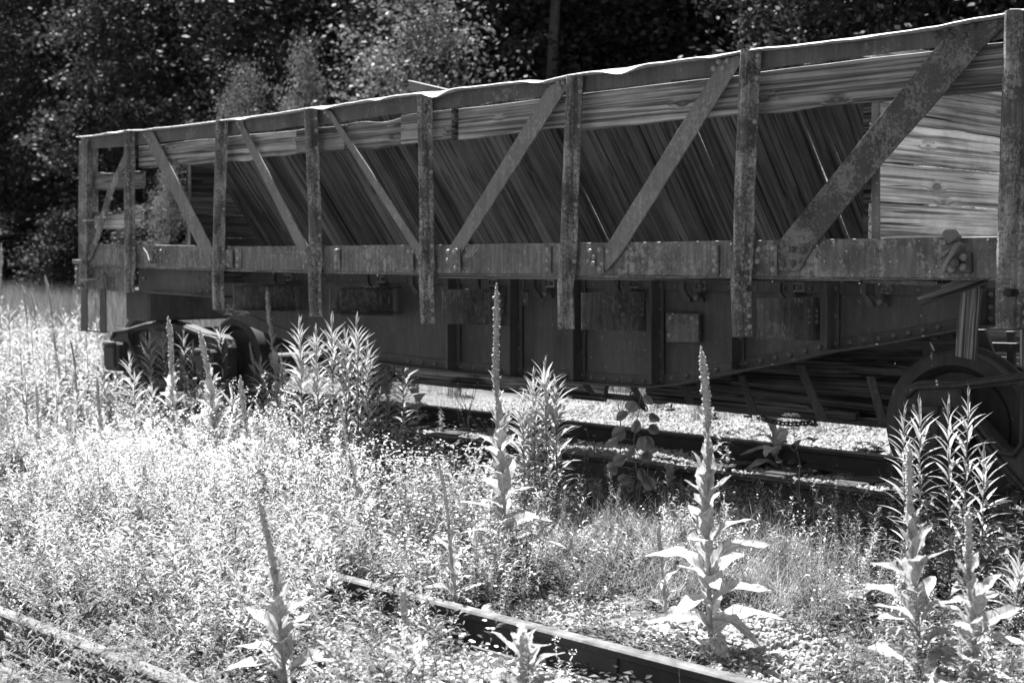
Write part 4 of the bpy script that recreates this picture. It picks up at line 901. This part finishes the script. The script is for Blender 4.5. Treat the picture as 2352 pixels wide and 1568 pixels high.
def gn_scatter(name, label, pts, rots, scl, idx, meshes, kind='stuff'):
    col = bpy.data.collections.new(name+'_pieces')
    for i, m in enumerate(meshes): col.objects.link(bpy.data.objects.new('%s_piece_%02d' % (name, i), m))
    me = bpy.data.meshes.new(name); me.vertices.add(len(pts)); me.vertices.foreach_set('co', np.asarray(pts, dtype=np.float32).ravel())
    for nm, ty, dat, key in (('rot', 'FLOAT_VECTOR', rots, 'vector'), ('scl', 'FLOAT', scl, 'value'), ('pick', 'INT', idx, 'value')):
        a = me.attributes.new(nm, ty, 'POINT'); a.data.foreach_set(key, np.asarray(dat, dtype=np.int32 if ty == 'INT' else np.float32).ravel())
    o = ob(name, me); tag(o, label, kind=kind)
    ng = bpy.data.node_groups.new(name, 'GeometryNodeTree'); ng.interface.new_socket('Geometry', in_out='INPUT', socket_type='NodeSocketGeometry'); ng.interface.new_socket('Geometry', in_out='OUTPUT', socket_type='NodeSocketGeometry')
    gi = ng.nodes.new('NodeGroupInput'); go = ng.nodes.new('NodeGroupOutput'); ip = ng.nodes.new('GeometryNodeInstanceOnPoints'); ci = ng.nodes.new('GeometryNodeCollectionInfo')
    ci.inputs['Collection'].default_value = col; ci.inputs['Separate Children'].default_value = True; ci.inputs['Reset Children'].default_value = True; ip.inputs['Pick Instance'].default_value = True
    def attr(nm, ty):
        n = ng.nodes.new('GeometryNodeInputNamedAttribute'); n.data_type = ty; n.inputs[0].default_value = nm; return [s for s in n.outputs if s.enabled and s.name == 'Attribute'][0]
    L = ng.links.new; L(gi.outputs[0], ip.inputs['Points']); L(ci.outputs[0], ip.inputs['Instance']); L(attr('pick', 'INT'), ip.inputs['Instance Index']); L(attr('rot', 'FLOAT_VECTOR'), ip.inputs['Rotation']); L(attr('scl', 'FLOAT'), ip.inputs['Scale']); L(ip.outputs[0], go.inputs[0])
    md = o.modifiers.new('scatter', 'NODES'); md.node_group = ng; return o
def field(n, dens, sc=(.7, 1.3), xr=(-34, 1.0), yr=(1.6, 7.0), tilt=.15, kinds=1, sink=0.0, mx=.9e9):
    """dens(px, py, X, Y) -> 0..1 ; uniform over the ground, kept where the camera can see it"""
    pts = []; rots = []; ss = []; idx = []
    XX = rng.uniform(xr[0], xr[1], n); YY = rng.uniform(yr[0], yr[1], n); UU = rng.random(n)
    for X, Y, u in zip(XX, YY, UU):
        d = (X*FW.x+Y*FW.y)
        if d < 1.5: continue
        x, y, _ = proj((X, Y, -.28 if Y < 6 else -.16))
        if x < -90 or x > 2440 or y > 1760: continue
        k = dens(x, y, X, Y)
        if u > k: continue
        pts.append((X, Y, zg(X, Y)-sink)); rots.append((random.uniform(-tilt, tilt), random.uniform(-tilt, tilt), random.uniform(0, 6.28))); ss.append(random.uniform(*sc)*(1 if k > .5 else .6+.8*k)); idx.append(random.randrange(kinds))
    return pts, rots, ss, idx
def blob(x, y, cx, cy, rx, ry): return max(0, 1-((x-cx)/rx)**2-((y-cy)/ry)**2)
def gravel(x, y):                        # 1 where the bare gravel shows
    g = max(blob(x, y, 1760, 1520, 240, 85), blob(x, y, 1310, 1400, 170, 45)*1.2, blob(x, y, 1650, 1440, 260, 60), blob(x, y, 1130, 1530, 330, 70)*.9)
    return min(1, g*1.6)
def vis(Y, X): return 1
def pn(X, Y, s, o): return noise.noise((X*s+o, Y*s, o))
def rail_clear(Y, x=999): return 0.0 if ((abs(Y-4.14) < .10 and x > 640) or abs(Y-2.68) < .10 or abs(Y-7.28) < .10) else (.08 if (1.4 < Y < 2.68 and x < 640) else .6 if ((3.5 < Y < 4.14 and x > 700) or abs(Y-7.28) < .25) else (.75 if 3.5 < Y < 4.14 or 2.2 < Y < 2.68 else 1))
def d_clover(x, y, X, Y):
    if Y > 6.1: return .05
    k = 1 if x < 1000 else (.5 if x < 1250 else .12)
    if x < 760 and y < 1070: k *= .12
    return k*(1-gravel(x, y))*rail_clear(Y, x)*min(1, max(.02, .42+2.6*pn(X, Y, .9, 3)+.9*pn(X, Y, 2.6, 13)))*(1 if Y > 3.0 else .3)
def d_fuzzy(x, y, X, Y): return (.9 if 950 < x < 1300 else (1.3 if x > 1850 else (1.0 if x < 760 and y < 1070 else .3)))*(1-gravel(x, y))*rail_clear(Y, x)*(.5+1.3*pn(X, Y, 1.1, 8))*(1 if Y < 6.4 else .15)
def d_grass(x, y, X, Y):
    k = max(blob(x, y, 1500, 1240, 430, 170)*1.5, blob(x, y, 1800, 1300, 330, 180)*1.4, .13)
    return k*(1-gravel(x, y))*rail_clear(Y, x)*(1 if Y < 6.2 else .35)
def d_low(x, y, X, Y): return (1-.85*gravel(x, y))*rail_clear(Y, x)*(.6+.8*pn(X, Y, 1.3, 20))*(1 if Y < 6.8 else .65)
def d_daisy(x, y, X, Y): return (1.0 if blob(x, y, 650, 1190, 460, 130) > .1 else .6 if (x < 420 and Y > 5.3) or 900 < x < 1200 else .12)*(1-gravel(x, y))*rail_clear(Y, x)
def d_pan(x, y, X, Y): return .5 if (x < 620 and Y < 3.4) else (.12 if Y < 3.2 else .03)*(x > 0)
def d_stone(x, y, X, Y):
    if Y > 7.0: return .9
    return min(1, .16+gravel(x, y)*1.2)
gn_scatter('white_clover_weeds', 'dense pale flowering weeds filling the foreground', *field(24000, d_clover, kinds=4), [proto('clover', i) for i in range(4)])
def d_horse(x, y, X, Y):
    k = max(blob(x, y, 520, 1220, 620, 130)*1.3, blob(x, y, 900, 1250, 420, 150)*1.3, .25 if x < 1300 else .06, .25 if x > 1950 else 0, 0)
    return k*(1-gravel(x, y))*rail_clear(Y, x)*max(.03, .42+2.4*pn(X, Y, .8, 33))*(1 if 2.9 < Y < 6.6 else (.5 if X < -9.5 and Y < 9 else .08))
gn_scatter('narrow_leaved_weeds', 'tall narrow leaved weeds shining in the sun', *field(14000, d_horse, (.7, 1.25), yr=(1.6, 9), kinds=4), [proto('horse', 80+i) for i in range(4)])
def d_leafy(x, y, X, Y):
    return max(blob(x, y, 60, 880, 230, 150)*.7, blob(x, y, 450, 1060, 320, 70)*.25, .04 if x > 1900 or x < 900 else .02)*rail_clear(Y, x)*(1 if Y > 3.5 else .2)
gn_scatter('leafy_weeds', 'broad leaved pale weeds massed at the left', *field(7000, d_leafy, (.7, 1.3), yr=(2.5, 15), kinds=4), [proto('leafy', 90+i) for i in range(4)])
gn_scatter('feathery_weeds', 'feathery upright weeds between the tracks', *field(11000, d_fuzzy, (.6, 1.15), kinds=4), [proto('fuzzy', 10+i) for i in range(4)])
gn_scatter('arching_grass', 'fine arching grass in tufts beside the gravel', *field(26000, d_grass, (.8, 1.35), kinds=4), [proto('grass', 20+i) for i in range(4)])
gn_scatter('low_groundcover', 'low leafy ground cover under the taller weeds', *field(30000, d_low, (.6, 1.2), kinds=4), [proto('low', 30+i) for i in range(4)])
gn_scatter('small_daisies', 'scattered small white daisies in the weeds', *field(6000, d_daisy, (.7, 1.2), kinds=3), [proto('daisy', 40+i) for i in range(3)])
gn_scatter('seed_panicles', 'blurred arching seed heads close to the lens', *field(1500, d_pan, (.7, 1.1), (-8, 1), (1.2, 3.6), kinds=3), [proto('panicle', 50+i) for i in range(3)])
gn_scatter('loose_gravel', 'pale crushed stone lying on the ground', *field(150000, d_stone, (.010, .027), (-11, .6), (2.2, 13.5), 3, kinds=5, sink=-.004), [proto('stone', 60+i) for i in range(5)])
gn_scatter('far_grass', 'sunny grass in the clearing beyond the car', *field(42000, lambda x, y, X, Y: 1 if Y > 12 else .2, (.7, 1.3), (-75, 2), (10.5, 34), kinds=3), [proto('tallgrass', 70+i) for i in range(3)])

# ------------------------------------------------------------------ forest
def crown_mesh(name, seed, nleaf, rx, h, mat, lsz=.13):
    r = np.random.default_rng(seed); K_ = 70; nc = nleaf//K_
    th = r.uniform(0, 2*np.pi, nc); u = r.random(nc)**.42; zz = r.random(nc)
    prof = np.sin(np.pi*np.clip(zz*.92+.06, 0, 1))**.5*(.8+.35*np.sin(th*3+zz*9+seed)); rad = rx*u*prof
    c = np.stack([rad*np.cos(th), rad*np.sin(th), zz*h], 1); cs = r.uniform(.3, .8, nc)
    ci = np.repeat(np.arange(nc), K_); n = len(ci); d = r.normal(size=(n, 3)); p = c[ci]+d*cs[ci, None]*np.array([.6, .6, .32])
    dr = r.normal(size=(n, 3))*np.array([1, 1, .55]); dr[:, 2] -= .35; dr /= np.linalg.norm(dr, axis=1)[:, None]
    s = np.cross(dr, r.normal(size=(n, 3))); s /= np.linalg.norm(s, axis=1)[:, None]; L = r.uniform(.6, 1.3, n)[:, None]*lsz; w_ = L*.28
    V = np.stack([p, p+dr*L*.45+s*w_, p+dr*L, p+dr*L*.45-s*w_], 1).reshape(-1, 3); Q = np.arange(4*n).reshape(-1, 4)
    return quadmesh(name, V, Q, [mat])
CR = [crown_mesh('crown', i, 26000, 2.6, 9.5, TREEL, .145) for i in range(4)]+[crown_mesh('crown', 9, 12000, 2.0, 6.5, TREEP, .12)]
TR = []
def trunk_mesh(seed):
    rr = random.Random(seed); m = []; n = 14; pts = [Vector((.25*math.sin(i*.7+seed), .25*math.cos(i*.5+seed), i*.85)) for i in range(n)]
    V = []; F = []
    def add(pts, r0, r1, k=8):
        b = len(V)
        for i, p in enumerate(pts):
            q = r0+(r1-r0)*i/(len(pts)-1); V.extend([(p.x+q*math.cos(6.283*j/k), p.y+q*math.sin(6.283*j/k), p.z) for j in range(k)])
        for i in range(len(pts)-1):
            for j in range(k): F.append([b+i*k+j, b+i*k+(j+1) % k, b+(i+1)*k+(j+1) % k, b+(i+1)*k+j])
    add(pts, .17, .05)
    tr = mesh('trunk', list(V), list(F), BARK, True); V = []; F = []
    for i in range(3, 13):
        for _ in range(2):
            a = rr.uniform(0, 6.28); L = rr.uniform(1.2, 2.6); p = pts[i]; add2 = [p+Vector((math.cos(a)*L*t, math.sin(a)*L*t, L*.7*t-.35*L*t*t+.15*math.sin(t*8+i))) for t in (0, .25, .5, .75, 1)]
            b = len(V); k = 5
            for ii, q in enumerate(add2):
                r_ = .05*(1-.8*ii/4); V.extend([(q.x, q.y+r_*math.cos(6.283*j/k), q.z+r_*math.sin(6.283*j/k)) for j in range(k)])
            for ii in range(4):
                for j in range(k): F.append([b+ii*k+j, b+ii*k+(j+1) % k, b+(ii+1)*k+(j+1) % k, b+(ii+1)*k+j])
    return tr, mesh('limbs', V, F, BARK, True)
TR = [trunk_mesh(i) for i in range(3)]
def tree(x, y, h, k, label, sc=1.0, z0=None):
    z = zg(x, min(y, 60)); s = h/11.0 if k < 4 else h/6.9
    t = thing('forest_tree', (x, y, z), label, 'tree', 'trees at the edge of the forest', random.uniform(0, 6.28))
    tm, lm = TR[k % 3]; Mt = W[t.name]; q = s if k < 4 else h/15
    ob('trunk', tm, t, Mt @ Matrix.Diagonal((q, q, q, 1))); ob('limbs', lm, t, Mt @ Matrix.Diagonal((q*.7, q*.7, q, 1)))
    ob('crown', CR[k], t, Mt @ Matrix.Translation((0, 0, .12*h if k < 4 else .05*h)) @ Matrix.Diagonal((sc*s*1.05, sc*s*1.05, s, 1)))
i = 0
for row, (y0, n, h) in enumerate(((21, 17, 11), (24.5, 17, 13), (29, 16, 15), (35, 16, 17))):
    for j in range(n):
        X = -8+3-(j+.5)*(3.2+.55*row)*(1.05)+random.uniform(-.9, .9); Y = y0+random.uniform(-.9, .9)
        if row == 0 and j in (3, 6): continue
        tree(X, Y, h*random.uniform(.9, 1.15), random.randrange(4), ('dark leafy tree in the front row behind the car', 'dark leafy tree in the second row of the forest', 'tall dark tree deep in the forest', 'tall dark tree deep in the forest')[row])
# paler, sunlit young trees nearer the car
def at_px(x, Y): return P(x, 604, Y).x
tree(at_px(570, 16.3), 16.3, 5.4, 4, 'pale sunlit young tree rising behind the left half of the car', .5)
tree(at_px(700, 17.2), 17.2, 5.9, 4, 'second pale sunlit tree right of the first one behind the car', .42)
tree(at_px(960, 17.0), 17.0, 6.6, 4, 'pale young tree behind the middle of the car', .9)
tree(at_px(390, 16.5), 16.5, 3.6, 4, 'pale bush seen through the open left end of the car', .5)
for j in range(9):
    xx = at_px(-60+j*62, 17.5+j % 3); k = j % 4
    t = thing('forest_bush', (xx, 18+j % 3, zg(xx, 18)), 'dark bush at the foot of the forest left of the car', 'bush', 'bushes at the foot of the forest')
    ob('foliage', CR[k], t, W[t.name] @ Matrix.Rotation(j*1.3, 4, 'Z') @ Matrix.Translation((0, 0, -.3)) @ Matrix.Diagonal((.55, .55, .32, 1)))
tb_ = thing('bare_tree', (at_px(1275, 20.6), 20.6, .2), 'slender pale trunk standing behind the middle of the car', 'tree'); tube('trunk', [(at_px(1275, 20.6), 20.6, 0), (at_px(1283, 20.6), 20.6, 2.5), (at_px(1266, 20.6), 20.6, 5), (at_px(1279, 20.6), 20.8, 10)], .17, plain('pale_bark', .07, .9, 8), tb_, 8, .08)
